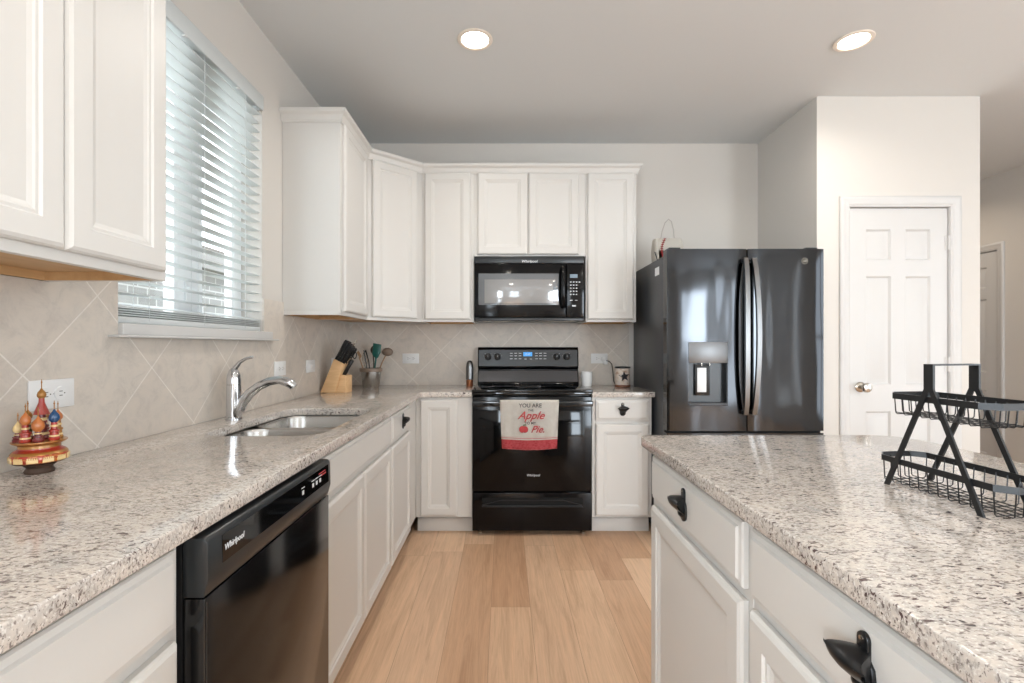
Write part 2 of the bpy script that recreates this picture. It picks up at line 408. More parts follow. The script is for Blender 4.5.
def slab(name, outlines, z0, z1, m, bev=.004):
    """flat slab from closed 2-D outlines (first outer, rest holes)"""
    cu = bpy.data.curves.new('s', 'CURVE'); cu.dimensions = '2D'; cu.fill_mode = 'BOTH'
    cu.extrude = (z1-z0)/2-bev; cu.bevel_depth = bev; cu.bevel_resolution = 3; cu.offset = -bev
    for pl in outlines:
        sp = cu.splines.new('POLY'); sp.points.add(len(pl)-1); sp.use_cyclic_u = True
        for i, p in enumerate(pl): sp.points[i].co = (p[0], p[1], 0, 1)
    o = bpy.data.objects.new('s', cu); col.objects.link(o)
    dg = bpy.context.evaluated_depsgraph_get(); dg.update()
    me = bpy.data.meshes.new_from_object(o.evaluated_get(dg)); bpy.data.objects.remove(o); bpy.data.curves.remove(cu)
    mb = MB(); mb.mesh(me, Matrix.Translation((0, 0, (z0+z1)/2)))
    bmesh.ops.remove_doubles(mb.bm, verts=mb.bm.verts, dist=1e-5)
    bmesh.ops.recalc_face_normals(mb.bm, faces=mb.bm.faces)
    return finish(mb, name, m)
def rrect(x0, x1, y0, y1, r, n=6):
    rs = r if isinstance(r, (list, tuple)) else [r]*4
    out = []
    for (cx, cy, a), q in zip(((x1, y1, 0), (x0, y1, 90), (x0, y0, 180), (x1, y0, 270)), rs):
        sx = -1 if cx == x1 else 1; sy = -1 if cy == y1 else 1
        if q <= 0: out.append((cx, cy)); continue
        for i in range(n+1):
            t = R(a+90*i/n); out.append((cx+sx*q+q*math.cos(t), cy+sy*q+q*math.sin(t)))
    return out

# ================================================================== room shell
XL, YB, ZC = -1.178, 3.67, 2.7435
def struct(name, mb, m, ang=38): return tag(finish(mb, name, m, ang=ang), kind='structure')
struct('floor', MB().box(XL-.15, 6.2, -4.2, 7.2, -.1, 0), M['floor'])
struct('ceiling', MB().box(XL-.15, 6.2, -4.2, 7.2, ZC, ZC+.12), M['ceiling'])
WY0, WY1, WZ0, WZ1 = 1.466, 2.356, 1.278, 2.42
w = MB()
w.box(XL-.15, XL, -4.2, -3.25, 0, ZC).box(XL-.15, XL, -1.45, WY0, 0, ZC).box(XL-.15, XL, -3.25, -1.45, 0, .9).box(XL-.15, XL, -3.25, -1.45, 2.3, ZC).box(XL-.15, XL, WY1, 7.2, 0, ZC).box(XL-.15, XL, WY0, WY1, 0, WZ0).box(XL-.15, XL, WY0, WY1, WZ1, ZC)
struct('wall_left', w, M['wall'])
struct('wall_back', MB().box(XL, 1.925, YB, YB+.15, 0, ZC), M['wall'])
struct('wall_fridge_niche', MB().box(1.925, 2.04, 3.098, YB+.15, 0, ZC), M['wall'])
# pantry wall with the door opening
DX0, DX1, DZ = 2.125, 2.745, 2.067
w = MB().box(1.925, DX0, 2.978, 3.098, 0, ZC).box(DX1, 2.929, 2.978, 3.098, 0, ZC).box(DX0, DX1, 2.978, 3.098, DZ, ZC)
struct('wall_pantry', w, M['wall'])
struct('wall_pantry_side', MB().box(2.809, 2.929, 3.098, 7.2, 0, ZC), M['wall'])
HX = 4.405
w = MB().box(HX, HX+.15, 5.24, 7.2, 0, ZC).box(HX, HX+.15, -1.45, -.4, 0, ZC).box(HX, HX+.15, 1.6, 4.32, 0, ZC).box(HX, HX+.15, -.4, 1.6, 0, .3).box(HX, HX+.15, -.4, 1.6, 2.35, ZC).box(HX, HX+.15, 4.32, 5.24, 2.07, ZC)
w.box(HX, HX+.15, -4.2, -4.0, 0, ZC).box(HX, HX+.15, -4.0, -3.0, 0, .1).box(HX, HX+.15, -4.0, -3.0, 2.5, ZC).box(HX, HX+.15, -3.0, -1.9, 0, ZC).box(HX, HX+.15, -1.9, -1.6, 0, .3).box(HX, HX+.15, -1.9, -1.6, 2.5, ZC).box(HX, HX+.15, -1.6, -1.45, 0, ZC)
struct('wall_right', w, M['wall'])
struct('wall_hall_end', MB().box(2.9, 4.6, 7.0, 7.2, 0, ZC), M['wall'])
w = MB().box(XL, -.60, -4.2, -4.05, 0, ZC).box(-.60, .36, -4.2, -4.05, 0, .95).box(-.60, .36, -4.2, -4.05, 2.45, ZC)
w.box(.36, 3.5, -4.2, -4.05, 0, ZC).box(3.5, 4.35, -4.2, -4.05, 2.4, ZC).box(4.35, HX, -4.2, -4.05, 0, ZC).box(3.5, 4.35, -4.2, -4.05, 0, .1)
struct('wall_rear', w, M['wall'])
# rear windows' frames (behind the camera; they show in the appliances)
def rear_window(name, x0, x1, z0, z1, bars):
    o = MB().box(x0, x0+.05, -4.12, -4.03, z0, z1).box(x1-.05, x1, -4.12, -4.03, z0, z1).box(x0, x1, -4.12, -4.03, z0, z0+.05).box(x0, x1, -4.12, -4.03, z1-.05, z1)
    for b in bars: o.box(b-.03, b+.03, -4.11, -4.04, z0, z1)
    o.box(x0, x1, -4.11, -4.05, (z0+z1)/2-.02, (z0+z1)/2+.02)
    return struct(name, o, M['vinyl'])
rear_window('window_2', -.60, .36, .95, 2.45, [-.12]); rear_window('window_3', 3.5, 4.35, .10, 2.40, [])
wf = MB()
for a_, b_ in ((-.4, -.35), (.57, .63), (1.55, 1.6)): wf.box(HX+.03, HX+.12, a_, b_, .3, 2.35)
wf.box(HX+.03, HX+.12, -.4, 1.6, .3, .35).box(HX+.03, HX+.12, -.4, 1.6, 2.3, 2.35).box(HX+.04, HX+.11, -.4, 1.6, 1.30, 1.34)
struct('window_4', wf, M['vinyl'])
wf = MB()
for a_, b_ in ((-3.25, -3.2), (-2.38, -2.32), (-1.5, -1.45)): wf.box(XL-.12, XL-.03, a_, b_, .9, 2.3)
wf.box(XL-.12, XL-.03, -3.25, -1.45, .9, .95).box(XL-.12, XL-.03, -3.25, -1.45, 2.25, 2.3)
struct('added_window_5', wf, M['vinyl'])  # added unseen window frame in front of the left fill lamp

struct('baseboard_back', MB().box(1.0, 1.925, 3.655, 3.67, 0, .09), M['trim'])
struct('baseboard_pantry', MB().box(1.925, DX0-.06, 2.963, 2.978, 0, .09, .003).box(DX1+.06, 2.929, 2.963, 2.978, 0, .09, .003), M['trim'])
struct('baseboard_right', MB().box(HX-.015, HX, -3.9, 4.25, 0, .09).box(HX-.015, HX, 5.31, 7, 0, .09), M['trim'])

# ---- backsplash tiles
BT = .009
o = finish(MB().box(XL+.0002, XL+BT, -.6, 1.244, .914, 1.373).box(XL+.0002, XL+BT, 1.244, 1.425, .914, 1.44).box(XL+.0002, XL+BT, 1.425, 2.445, .914, 1.234).box(XL+.0002, XL+BT, 2.445, 2.567, .914, 1.44).box(XL+.0002, XL+BT, 2.567, YB-.0002, .914, 1.373).box(XL+.0002, XL+BT, 1.425, WY0, 1.234, 1.44).box(XL+.0002, XL+BT, WY1, 2.445, 1.234, 1.44), 'tile_backsplash', M['tile_left'])
tag(o, 'beige diagonal tile backsplash under the window on the left wall', 'backsplash')
o = finish(MB().box(XL+BT+.0002, .945, YB-BT, YB-.0002, .914, 1.373), 'tile_backsplash', M['tile_back'])
tag(o, 'beige diagonal tile backsplash behind the black range', 'backsplash')

# ---- six-panel doors
def six_panel(mb, w, h, mtx):
    st, mid = .105, .09; pw = (w-2*st-mid)/2
    xs = [0, st, st+pw, st+pw+mid, w-st, w]
    zs = [0, .24, .86, 1.00, 1.665, 1.765, 1.955-.01, h] if h > 1.97 else None
    zs = [0, .22, .80, .965, 1.635, 1.735, 1.925, h]
    for i in range(5):
        for j in range(7):
            a, b_, c, d = xs[i], xs[i+1], zs[j], zs[j+1]
            if i in (1, 3) and j in (1, 3, 5):
                mb.rings(a, b_, c, d, [(0, 0), (.010, -.011), (.020, -.011), (.040, -.002)], mtx, back=False)
            else: mb.quad([(a, 0, c), (b_, 0, c), (b_, 0, d), (a, 0, d)], mtx)
    mb.quad([(0, .035, 0), (0, .035, h), (w, .035, h), (w, .035, 0)], mtx)
    for q in ([(0, 0, 0), (0, 0, h), (0, .035, h), (0, .035, 0)], [(w, 0, 0), (w, .035, 0), (w, .035, h), (w, 0, h)], [(0, 0, h), (w, 0, h), (w, .035, h), (0, .035, h)]): mb.quad(q, mtx)
def door(name, loc, rz, w, h, knob_x, hinge_x):
    root = empty(name, loc, rz, kind='structure')
    d = MB(); six_panel(d, w-.012, h-.012, Matrix.Translation((.006, .012, .004)))
    finish(d, 'door_leaf', M['trim'], root)
    c = MB(); cw = .062
    prof = [(0, 0), (0, .010), (.008, .016), (.02, .016), (.028, .011), (.05, .011), (.056, .006), (.062, .004), (.062, 0)]
    # jambs and casing
    for s, x in ((1, -cw), (-1, w+cw)):
        pass
    path = [(-cw, 0), (-cw, h+cw), (w+cw, h+cw), (w+cw, 0)]
    bb = bmesh.new(); rows = []
    for i_, (px, pz) in enumerate(path):
        ix = 1 if px < 0 else -1; iz = 0 if pz == 0 else -1
        rows.append([bb.verts.new((px+ix*a, -b_, pz+iz*a)) for a, b_ in prof])
    for A_, B_ in zip(rows, rows[1:]):
        for j_ in range(len(prof)-1): bb.faces.new((A_[j_], A_[j_+1], B_[j_+1], B_[j_]))
    bmesh.ops.recalc_face_normals(bb, faces=bb.faces); c._merge(bb)
    c.box(-.004, .003, 0, .115, 0, h).box(w-.003, w+.004, 0, .115, 0, h).box(-.004, w+.004, 0, .115, h-.003, h+.004)
    finish(c, 'door_casing', M['trim'], root)
    stop = MB().box(.003, .012, .05, .062, 0, h).box(w-.012, w-.003, .05, .062, 0, h).box(0, w, .05, .062, h-.012, h)
    finish(stop, 'door_stop', M['trim'], root)
    k = MB(); mt = Matrix.Translation((knob_x, .012, .955)) @ Matrix.Rotation(R(90), 4, 'X')
    k.lathe([(.032, 0), (.032, .004), (.026, .008), (.012, .012), (.011, .03), (.018, .036), (.028, .046), (.030, .058), (.024, .068), (.010, .072), (0, .072)], mtx=mt, seg=24)
    finish(k, 'door_knob', M['nickel'], root)
    for hz in (.25, 1.05, 1.80):
        finish(MB().lathe([(.0075, 0), (.0075, .09), (0, .09)], c=(hinge_x, .004, hz), seg=10).box(hinge_x-.018, hinge_x, .008, .0115, hz, hz+.09), 'hinge', M['trim'], root)
    return root
door('door_1', (DX0, 2.978, 0), 0, DX1-DX0, DZ, .075, DX1-DX0-.004)
door('door_2', (HX, 5.24, 0), R(-90), .92, 2.07, .075, .916)

# ---- window and sill
wr = empty('window_1', (XL-.10, (WY0+WY1)/2, WZ0), kind='structure')
gx0, gx1 = XL-.135, XL-.10
FW = .085
f = MB().box(gx0, gx1, WY0, WY0+FW, WZ0, WZ1, .003).box(gx0, gx1, WY1-FW, WY1, WZ0, WZ1, .003).box(gx0, gx1, WY0, WY1, WZ0, WZ0+.06, .003).box(gx0, gx1, WY0, WY1, WZ1-.06, WZ1, .003)
f.box(gx0, gx1+.012, 1.862, 2.012, WZ0+.01, WZ1-.01, .003)
for y_ in (1.862, 2.012): f.box(gx1+.010, gx1+.016, y_-.012, y_+.012, WZ0+.02, WZ1-.02, .001)
finish(f, 'window_frame', M['vinyl'], wr, True)
finish(MB().quad([(gx0+.015, WY0+.04, WZ0+.04), (gx0+.015, 1.90, WZ0+.04), (gx0+.015, 1.90, WZ1-.04), (gx0+.015, WY0+.04, WZ1-.04)]).quad([(gx0+.015, 1.96, WZ0+.04), (gx0+.015, WY1-.04, WZ0+.04), (gx0+.015, WY1-.04, WZ1-.04), (gx0+.015, 1.96, WZ1-.04)]), 'window_glass', M['glass'], wr, True)
finish(MB().box(gx1+.012, gx1+.03, 1.92, 1.955, 1.42, 1.445, .004).box(gx1+.012, gx1+.022, 1.915, 1.96, 1.38, 1.48, .004), 'sash_lock', M['vinyl'], wr, True)
sill = MB().box(XL-.10, XL+.001, WY0, WY1, 1.238, 1.2775).box(XL, XL+.026, 1.466, 2.415, 1.242, 1.2785, .004, 3).box(XL, XL+.045, 1.4275, 2.443, 1.2345, 1.2425, .003, 3)
finish(sill, 'window_sill', M['trim'], wr, True)

# ---- blinds
BY0, BY1 = WY0+.006, WY1-.006
BX = XL-.030
bl = empty('window_blind', (BX, (BY0+BY1)/2, 1.2785), label='white horizontal slat blind half closed over the window', cat='blind')
def slat(mb, z_, tilt, y0=BY0, y1=BY1, w_=.048):
    mb.box(-w_/2, w_/2, y0, y1, -.0013, .0013, mtx=Matrix.Translation((BX, 0, z_)) @ Matrix.Rotation(R(tilt), 4, 'Y'))
sl = MB(); z = 1.375
while z < 2.36:
    slat(sl, z, -1.5); z += .0435
finish(sl, 'slats', M['blind'], bl, True)
st = MB()
for k in range(4): slat(st, 1.306+k*.0075, 0)
slat(st, 1.339, 14)
finish(st, 'stacked_slats', M['blind'], bl, True)
finish(MB().box(BX-.026, BX+.026, BY0, BY1, 1.280, 1.301, .004, 3), 'bottom_rail', M['blind'], bl, True)
finish(MB().box(BX-.026, BX+.024, BY0, BY1, 2.372, 2.418, .002), 'headrail', M['blind'], bl, True)
finish(MB().box(XL-.001, XL+.010, BY0-.004, BY1+.004, 2.350, 2.421, .003).box(BX-.01, XL, BY0, BY0+.008, 2.352, 2.418).box(BX-.01, XL, BY1-.008, BY1, 2.352, 2.418), 'valance', M['blind'], bl, True)
for y in (BY0+.14, (BY0+BY1)/2, BY1-.14):
    lc = MB()
    for x in (BX-.0265, BX+.0265): lc.tube([(x, y, 1.29), (x, y, 2.375)], .0011, 5)
    finish(lc, 'ladder_cord', M['blind'], bl, True)
for y in (BY0+.30, BY1-.22): finish(MB().box(XL-.004, XL+.013, y, y+.012, 2.343, 2.351, .002), 'valance_clip', M['plate'], bl, True)
finish(MB().tube([(XL+.003, BY0+.06, 2.36), (XL+.004, BY0+.06, 1.75)], .004, 8), 'tilt_wand', M['blind'], bl, True)

# ---- outside
g = tag(finish(MB().box(-12, XL-.15, -6, 14, -.25, -.15), 'ground', M['grass']), kind='structure')
nh = empty('neighbor_house', (-4.4, 5, -.15), label='pale brick house seen outside through the window blind', cat='house')
finish(MB().box(-4.6, -4.2, -2, 12, -.15, 2.3), 'brick_wall', M['brick'], nh, True)
finish(MB().box(-4.6, -3.95, -2.2, 12.2, 2.24, 2.5), 'eave', M['eave'], nh, True)
finish(MB().prism([(-3.95, 2.5), (-3.95, 2.53), (-7, 2.9), (-7, 2.5)], 'y', -2.2, 12.2), 'roof', M['roofing'], nh, True)

# ================================================================== cabinets
DOORP = [(0, 0), (0, .010), (.0035, .0155), (.010, .019), (.050, .019), (.054, .0145), (.060, .0145), (.064, .012), (.072, .0095)]
DRAWP = [(0, 0), (0, .009), (.003, .013), (.012, .0145), (.016, .019), (.0165, .019)]
def opener(parent, x, y, z, s=.92):
    """cast iron wall bottle opener used as a pull; local frame of the cabinet (front at -Y)"""
    mb = MB()
    pl = []
    for a in range(0, 181, 20): pl.append((.0105*math.cos(R(a)), .036+.011*math.sin(R(a))))
    pl += [(-.0105, .012), (-.018, .004), (-.020, -.010)]
    for a in range(180, 361, 20): pl.append((.020*math.cos(R(a)), -.026+.018*math.sin(R(a))))
    pl += [(.020, -.010), (.018, .004), (.0105, .012)]
    mb.prism([(p[0]*s, p[1]*s) for p in pl], 'y', -.006, 0, .0015, mtx=Matrix.Translation((x, y, z)))
    # flared hood sweeping outwards: top skin out to the lip, under skin back to the plate
    b = bmesh.new(); rows = []; N = 12
    for t, side in [(k/6, 1) for k in range(7)]+[(k/5, -1) for k in range(5, -1, -1)]:
        half = ((.013+.027*t**.8) if side > 0 else (.017+.023*t**1.1))*s; dep = .004+.038*math.sin(t*math.pi/2)
        rise = (.026-.012*t**2) if side > 0 else (-.028+.038*t**.8)
        row = []
        for i in range(N+1):
            q = -1+2*i/N
            row.append(b.verts.new((x+half*q, y-dep*s*(1-.22*q*q*t), z+(rise-(.004*q*q if side > 0 else -.004*q*q))*s)))
        rows.append(row)
    for A, B in zip(rows, rows[1:]):
        for i in range(N): b.faces.new((A[i], A[i+1], B[i+1], B[i]))
    for e_ in (0, N): b.faces.new([rw[e_] for rw in rows])
    b.faces.new(rows[0]); b.faces.new(rows[-1])
    bmesh.ops.remove_doubles(b, verts=b.verts, dist=1e-5)
    bmesh.ops.recalc_face_normals(b, faces=b.faces)
    mb._merge(b)
    # lower cup
    mb.lathe([(0, -.004), (.012*s, -.002), (.015*s, .004), (.011*s, .010), (.006*s, .014), (0, .015)], mtx=Matrix.Translation((x, y-.002, z-.020*s)) @ Matrix.Rotation(R(90), 4, 'X'), seg=18)
    o = finish(mb, 'handle', M['opener'], parent, False, 50); o['label'] = 'black cast bottle opener used as a pull'
    sm = MB()
    for zz in (.038, ): sm.lathe([(.0035, 0), (.0035, .0015), (0, .0022)], mtx=Matrix.Translation((x, y-.006, z+zz*s)) @ Matrix.Rotation(R(90), 4, 'X'), seg=10)
    finish(sm, 'screw', M['nickel'], parent)
    return o
def cabinet(loc, rz, w, d, z0, z1, label, open_top=False, doors=(), drawers=(), toe=True, group=None, handles=(), wood_under=False, name='base_cabinet', cat='cabinet', stiles=None):
    root = empty(name, (loc[0], loc[1], 0 if toe else z0), rz, label, cat, group)
    B = 0 if toe else z0                # the empty's height
    bm_ = MB()
    if toe:
        if open_top: bm_.box(0, w, 0, d, .112, .68).box(0, w, 0, .018, .68, z1).box(0, .015, .018, d, .68, z1).box(w-.015, w, .018, d, .68, z1)
        else: bm_.box(0, w, 0, d, .112, z1, .0012, 1)
        finish(bm_, 'carcass', M['white'], root)
        finish(MB().box(.0, w, .07, d, 0, .112).box(0, w, .062, .07, 0, .085, .0015), 'toe_kick', M['white'], root)
    else:
        bm_.box(0, w, 0, d, .024, z1-B, .0012, 1).box(0, w, 0, .02, 0, .026, .001, 1).box(0, .014, .02, d, 0, .024).box(w-.014, w, .02, d, 0, .024)
        finish(bm_, 'carcass', M['white'], root)
        if wood_under:
            finish(MB().box(.0142, w-.0142, .0202, d-.002, .0225, .0238).box(.0142, .0155, .0202, d-.002, .001, .0225).box(w-.0155, w-.0142, .0202, d-.002, .001, .0225).box(.0155, w-.0155, .0202, .0212, .001, .0225).box(.0155, w-.0155, d-.012, d-.002, .001, .0225), 'underside', M['birch'], root)
    for x0, x1, a, b in doors:
        finish(MB().rings(x0, x1, a-B, b-B, DOORP, y=-.001), 'door', M['white'], root, ang=12)
    for i, (x0, x1, a, b) in enumerate(drawers):
        dr = finish(MB().rings(x0, x1, a-B, b-B, DRAWP, y=-.001), 'drawer', M['white'], root, ang=12)
        if i in handles: opener(dr, (x0+x1)/2, -.020, (a+b)/2+.004)
    return root
ZT = .880
LF = -.565                                        # plane of the left run's face
LD = LF-(XL+BT+.001)
RZ = R(90)
# left run, near -> far. local x runs along +Y
cabinet((LF, -.42, 0), RZ, .638, LD, 0, ZT, 'white base cabinet below the granite nearest the camera on the left, mostly out of frame', False, [(.02, .315, .125, .712), (.323, .618, .125, .712)], [(.02, .618, .735, .866)])
cabinet((LF, .22, 0), RZ, .615, LD, 0, ZT, 'white base cabinet left of the black dishwasher, drawer over door', False, [(.02, .595, .125, .712)], [(.02, .595, .735, .866)])
cabinet((LF, 1.447, 0), RZ, .915, LD, 0, ZT-.0, 'white sink base cabinet with false front and two doors right of the dishwasher', True, [(.012, .455, .125, .712), (.461, .903, .125, .712)], [(.012, .903, .735, .866)]).name = 'sink_base_cabinet'
cabinet((LF, 2.364, 0), RZ, .735, LD, 0, ZT, 'narrow white base cabinet with opener pull between sink base and corner', False, [(.012, .47, .125, .712)], [(.012, .47, .735, .866)], handles=(0,))
BF = 3.10
BD = YB-BT-.001-BF
# corner + back-left cabinet
root = cabinet((-.5645, BF, 0), 0, .3605, BD, 0, ZT, 'white corner base cabinet with a single tall door left of the range', False, [(.030, .267, .125, .866)], [])
cabinet((.563, BF, 0), 0, .382, BD, 0, ZT, 'white base cabinet with opener pull between range and refrigerator', False, [(.022, .362, .125, .712)], [(.022, .362, .735, .866)], handles=(0,))
# island. local x runs along -Y
IF_ = .478
def isl(y1, w, label, **k): return cabinet((IF_, y1, 0), R(-90), w, .52, 0, ZT, label, name='island_cabinet', **k)
isl(1.545, .618, 'white island cabinet at the far end with opener pull on its drawer', doors=[(.030, .602, .125, .712)], drawers=[(.030, .602, .735, .866)], handles=(0,))
isl(.925, .63, 'white island cabinet nearest the camera with a large black opener pull', doors=[(.014, .308, .125, .712), (.314, .612, .125, .712)], drawers=[(.014, .612, .735, .866)], handles=(0,))
isl(.293, .60, 'white island cabinet beside the camera, outside the picture', doors=[(.014, .586, .125, .712)], drawers=[(.014, .586, .735, .866)])

# uppers
UZ0, UZ1 = 1.374, 2.425
UD = .309
cabinet((-.868, .62, 0), R(90), .623, .868*-1-(XL)-.001, UZ0, UZ1, 'white two door wall cabinet nearest the camera left of the window', False, [(.012, .3205, UZ0+.022, UZ1-.03), (.3245, .603, UZ0+.022, UZ1-.03)], toe=False, wood_under=True, name='upper_cabinet')
cabinet((-.868, 2.568, 0), R(90), .50, .309, UZ0, UZ1, 'white narrow wall cabinet with bare end panel right of the window', False, [(.03, .455, UZ0+.02, UZ1-.025)], toe=False, wood_under=True, name='upper_cabinet')
# diagonal corner
P0, P1 = Vector((-.868, 3.07)), Vector((-.566, 3.34))
dd = P1-P0; ang = math.atan2(dd.y, dd.x); dl = dd.length
cr = empty('upper_cabinet', (P0.x, P0.y, UZ0), ang, 'white diagonal corner wall cabinet above the knife block', 'cabinet')
pg = [(P0.x, P0.y), (P1.x, P1.y), (P1.x, YB-.001), (XL+.001, YB-.001), (XL+.001, P0.y)]
finish(MB().prism(pg, 'z', UZ0+.02, UZ1, .0008, seg=1), 'carcass', M['white'], cr, True)
finish(MB().prism([(pg[0][0]-.01, pg[0][1]+.012), (pg[1][0]-.012, pg[1][1]+.012), (pg[2][0]-.01, pg[2][1]-.015), (pg[3][0]+.012, pg[3][1]-.015), (pg[4][0]+.012, pg[4][1]+.012)], 'z', UZ0+.014, UZ0+.0199), 'underside', M['birch'], cr, True)
finish(MB().box(0, dl, 0, .018, 0, .0199), 'bottom_rail', M['white'], cr)
finish(MB().rings(.03, dl-.045, .02, UZ1-UZ0-.025, DOORP, y=-.001), 'door', M['white'], cr, ang=12)
UF = 3.34; UDB = YB-.001-UF
cabinet((-.565, UF, 0), 0, .357, UDB, UZ0, UZ1, 'white wall cabinet with one tall door left of the microwave', False, [(.018, .335, UZ0+.018, UZ1-.025)], toe=False, wood_under=True, name='upper_cabinet')
cabinet((-.207, UF, 0), 0, .769, UDB, 1.826, UZ1, 'short white two door wall cabinet above the black microwave', False, [(.025, .370, 1.838, UZ1-.025), (.377, .7215, 1.838, UZ1-.025)], toe=False, name='upper_cabinet')
cabinet((.563, UF, 0), 0, .348, UDB, UZ0, UZ1, 'white wall cabinet with one tall door right of the microwave', False, [(.012, .328, UZ0+.018, UZ1-.025)], toe=False, wood_under=True, name='upper_cabinet')

def crown(path, zb, prof, closed_ends=True):
    """path: 2-D outline, outward side on the right; prof: (out, z)"""
    b = bmesh.new(); n = len(path); rows = []
    P = [Vector(p) for p in path]
    for i in range(n):
        ds = []
        if i > 0: ds.append((P[i]-P[i-1]).normalized())
        if i < n-1: ds.append((P[i+1]-P[i]).normalized())
        ns = [Vector((d.y, -d.x)) for d in ds]
        m = sum(ns, Vector((0, 0))).normalized(); k = 1/max(.4, m.dot(ns[0]))
        rows.append([b.verts.new((P[i].x+m.x*k*o_, P[i].y+m.y*k*o_, zb+z_)) for o_, z_ in prof])
    for A, B in zip(rows, rows[1:]):
        for j in range(len(prof)): jj = (j+1) % len(prof); b.faces.new((A[j], A[jj], B[jj], B[j]))
    b.faces.new(rows[0]); b.faces.new(rows[-1][::-1])
    bmesh.ops.recalc_face_normals(b, faces=b.faces); return b
CP = [(.001, -.03), (.008, -.03), (.010, -.022), (.014, -.018), (.016, -.008), (.022, .004), (.034, .012), (.038, .018), (.038, .030), (.036, .034), (.001, .034)]
mb = MB(); mb._merge(crown([(XL+.001, 2.568), (-.868, 2.568), (-.868, 3.07), (-.566, 3.34), (.911, 3.34), (.911, YB-.001)], UZ1, CP))
tag(finish(mb, 'crown_moulding', M['white'], ang=20), 'white crown moulding along the tops of the corner and back wall cabinets', 'moulding')
mb = MB(); mb._merge(crown([(-.868, .62), (-.868, 1.243), (XL+.001, 1.243)], UZ1, CP))
tag(finish(mb, 'crown_moulding', M['white'], ang=20), 'white crown moulding on the wall cabinet left of the window, above the frame', 'moulding')

# ================================================================== countertops
CZ0, CZ1 = .882, .914
CE = -.530; CBE = 3.08
inner = []
r = .045
out = [(XL+BT+.0005, -.42), (CE, -.42), (CE, CBE-r)]
for i in range(1, 7):
    a = R(180-90*i/6); out.append((CE+r+r*math.cos(a), CBE-r+r*math.sin(a)))
out += [(-.2045, CBE), (-.2045, YB-BT-.0005), (XL+BT+.0005, YB-BT-.0005)]
SX0, SX1, SY0, SY1 = -1.015, -.612, 1.585, 2.285
hole = rrect(SX0, SX1, SY0, SY1, [.09, .09, .09, .09], 8)
ct = slab('granite_countertop', [out, hole], CZ0, CZ1, M['granite'], .0035)
tag(ct, 'speckled cream granite countertop around the sink and corner', 'countertop')
ct = slab('granite_countertop', [rrect(.5625, .965, CBE, YB-BT-.0005, [0, 0, 0, .012])], CZ0, CZ1, M['granite'], .0035)
tag(ct, 'small granite countertop piece between range and refrigerator', 'countertop')
ct = slab('granite_countertop', [rrect(.447, 1.31, -.35, 1.605, [.12, .035, .02, .02], 10)], CZ0, CZ1, M['granite'], .0035)
tag(ct, 'large granite countertop of the island under the wire rack', 'countertop')
ir = empty('knee_wall', (1.0, .6, 0), label='white knee wall carrying the island countertop overhang', cat='panel')
finish(MB().box(.999, 1.02, -.30, 1.545, 0, ZT), 'back_panel', M['white'], ir, True)
finish(MB().box(1.02, 1.032, -.30, 1.545, 0, .09), 'base_trim', M['trim'], ir, True)

# ---- sink
sk = empty('double_sink', ((SX0+SX1)/2, (SY0+SY1)/2, .70), label='stainless steel double bowl sink set under the granite', cat='sink')
def bowl(mb, x0, x1, y0, y1, zt, zb, r):
    b = bmesh.new(); rows = []
    for ins, z_ in ((-.012, zt), (0, zt), (.003, zt-.01), (.010, zb+.05), (.018, zb+.02), (.034, zb+.004), (.06, zb)):
        o_ = rrect(x0+ins, x1-ins, y0+ins, y1-ins, max(.02, r-ins*.5), 6)
        rows.append([b.verts.new((p[0], p[1], z_)) for p in o_])
    for A, B in zip(rows, rows[1:]):
        for j in range(len(A)): jj = (j+1) % len(A); b.faces.new((A[j], A[jj], B[jj], B[j]))
    b.faces.new(rows[-1])
    for f_ in b.faces: f_.normal_update()
    bmesh.ops.recalc_face_normals(b, faces=b.faces)
    up = [f_ for f_ in b.faces if len(f_.verts) > 4][0]
    if up.normal.z < 0: bmesh.ops.reverse_faces(b, faces=b.faces)
    mb._merge(b)
ym = (SY0+SY1)/2
for a, b_, nm in ((SY0+.004, ym-.012, 'near'), (ym+.012, SY1-.004, 'far')):
    m_ = MB(); bowl(m_, SX0+.004, SX1-.004, a, b_, .8795, .70, .085)
    o = finish(m_, 'bowl', M['steel'], sk, True, 60)
    finish(MB().lathe([(.045, 0), (.045, .003), (.036, .004), (.033, .001), (0, .001)], c=((SX0+SX1)/2, (a+b_)/2, .7005)), 'drain', M['chrome'], o, True)

# ---- faucet
FX, FY = -1.087, 1.947
fc = empty('kitchen_faucet', (FX, FY, CZ1), label='chrome single lever faucet with arched spout behind the sink', cat='faucet')
finish(MB().lathe([(.031, 0), (.031, .004), (.028, .007), (.0275, .10), (.0272, .139), (.0255, .140), (.0255, .142), (0, .142)], c=(FX, FY, CZ1), seg=32), 'faucet_body', M['chrome'], fc, True)
def fp(u, v): return (FX+(u-233.7)/248.6, FY, HC-(v-346)/248.6)
sp = [fp(*p) for p in ((236, 417), (239.5, 410), (243.5, 401), (250, 393), (258.9, 386), (269, 381.4), (279, 379.8), (286, 381.4), (292, 384.6), (294, 387))]
finish(MB().tube(sp, [.018, .0195, .0205, .0198, .018, .0172, .0168, .0195, .0185, .015], 18), 'spout', M['chrome'], fc, True, 60)
finish(MB().lathe([(.0268, .142), (.0265, .160), (.024, .178), (.018, .196), (.010, .206), (0, .209)], c=(FX, FY, CZ1), seg=28), 'faucet_cap', M['chrome'], fc, True, 60)
lv = [fp(*p) for p in ((233.5, 371), (236, 367), (240, 362), (246, 358.6), (253, 357))]
finish(MB().tube(lv, [.012, .010, .0075, .006, .0055], 12), 'lever', M['chrome'], fc, True, 60)

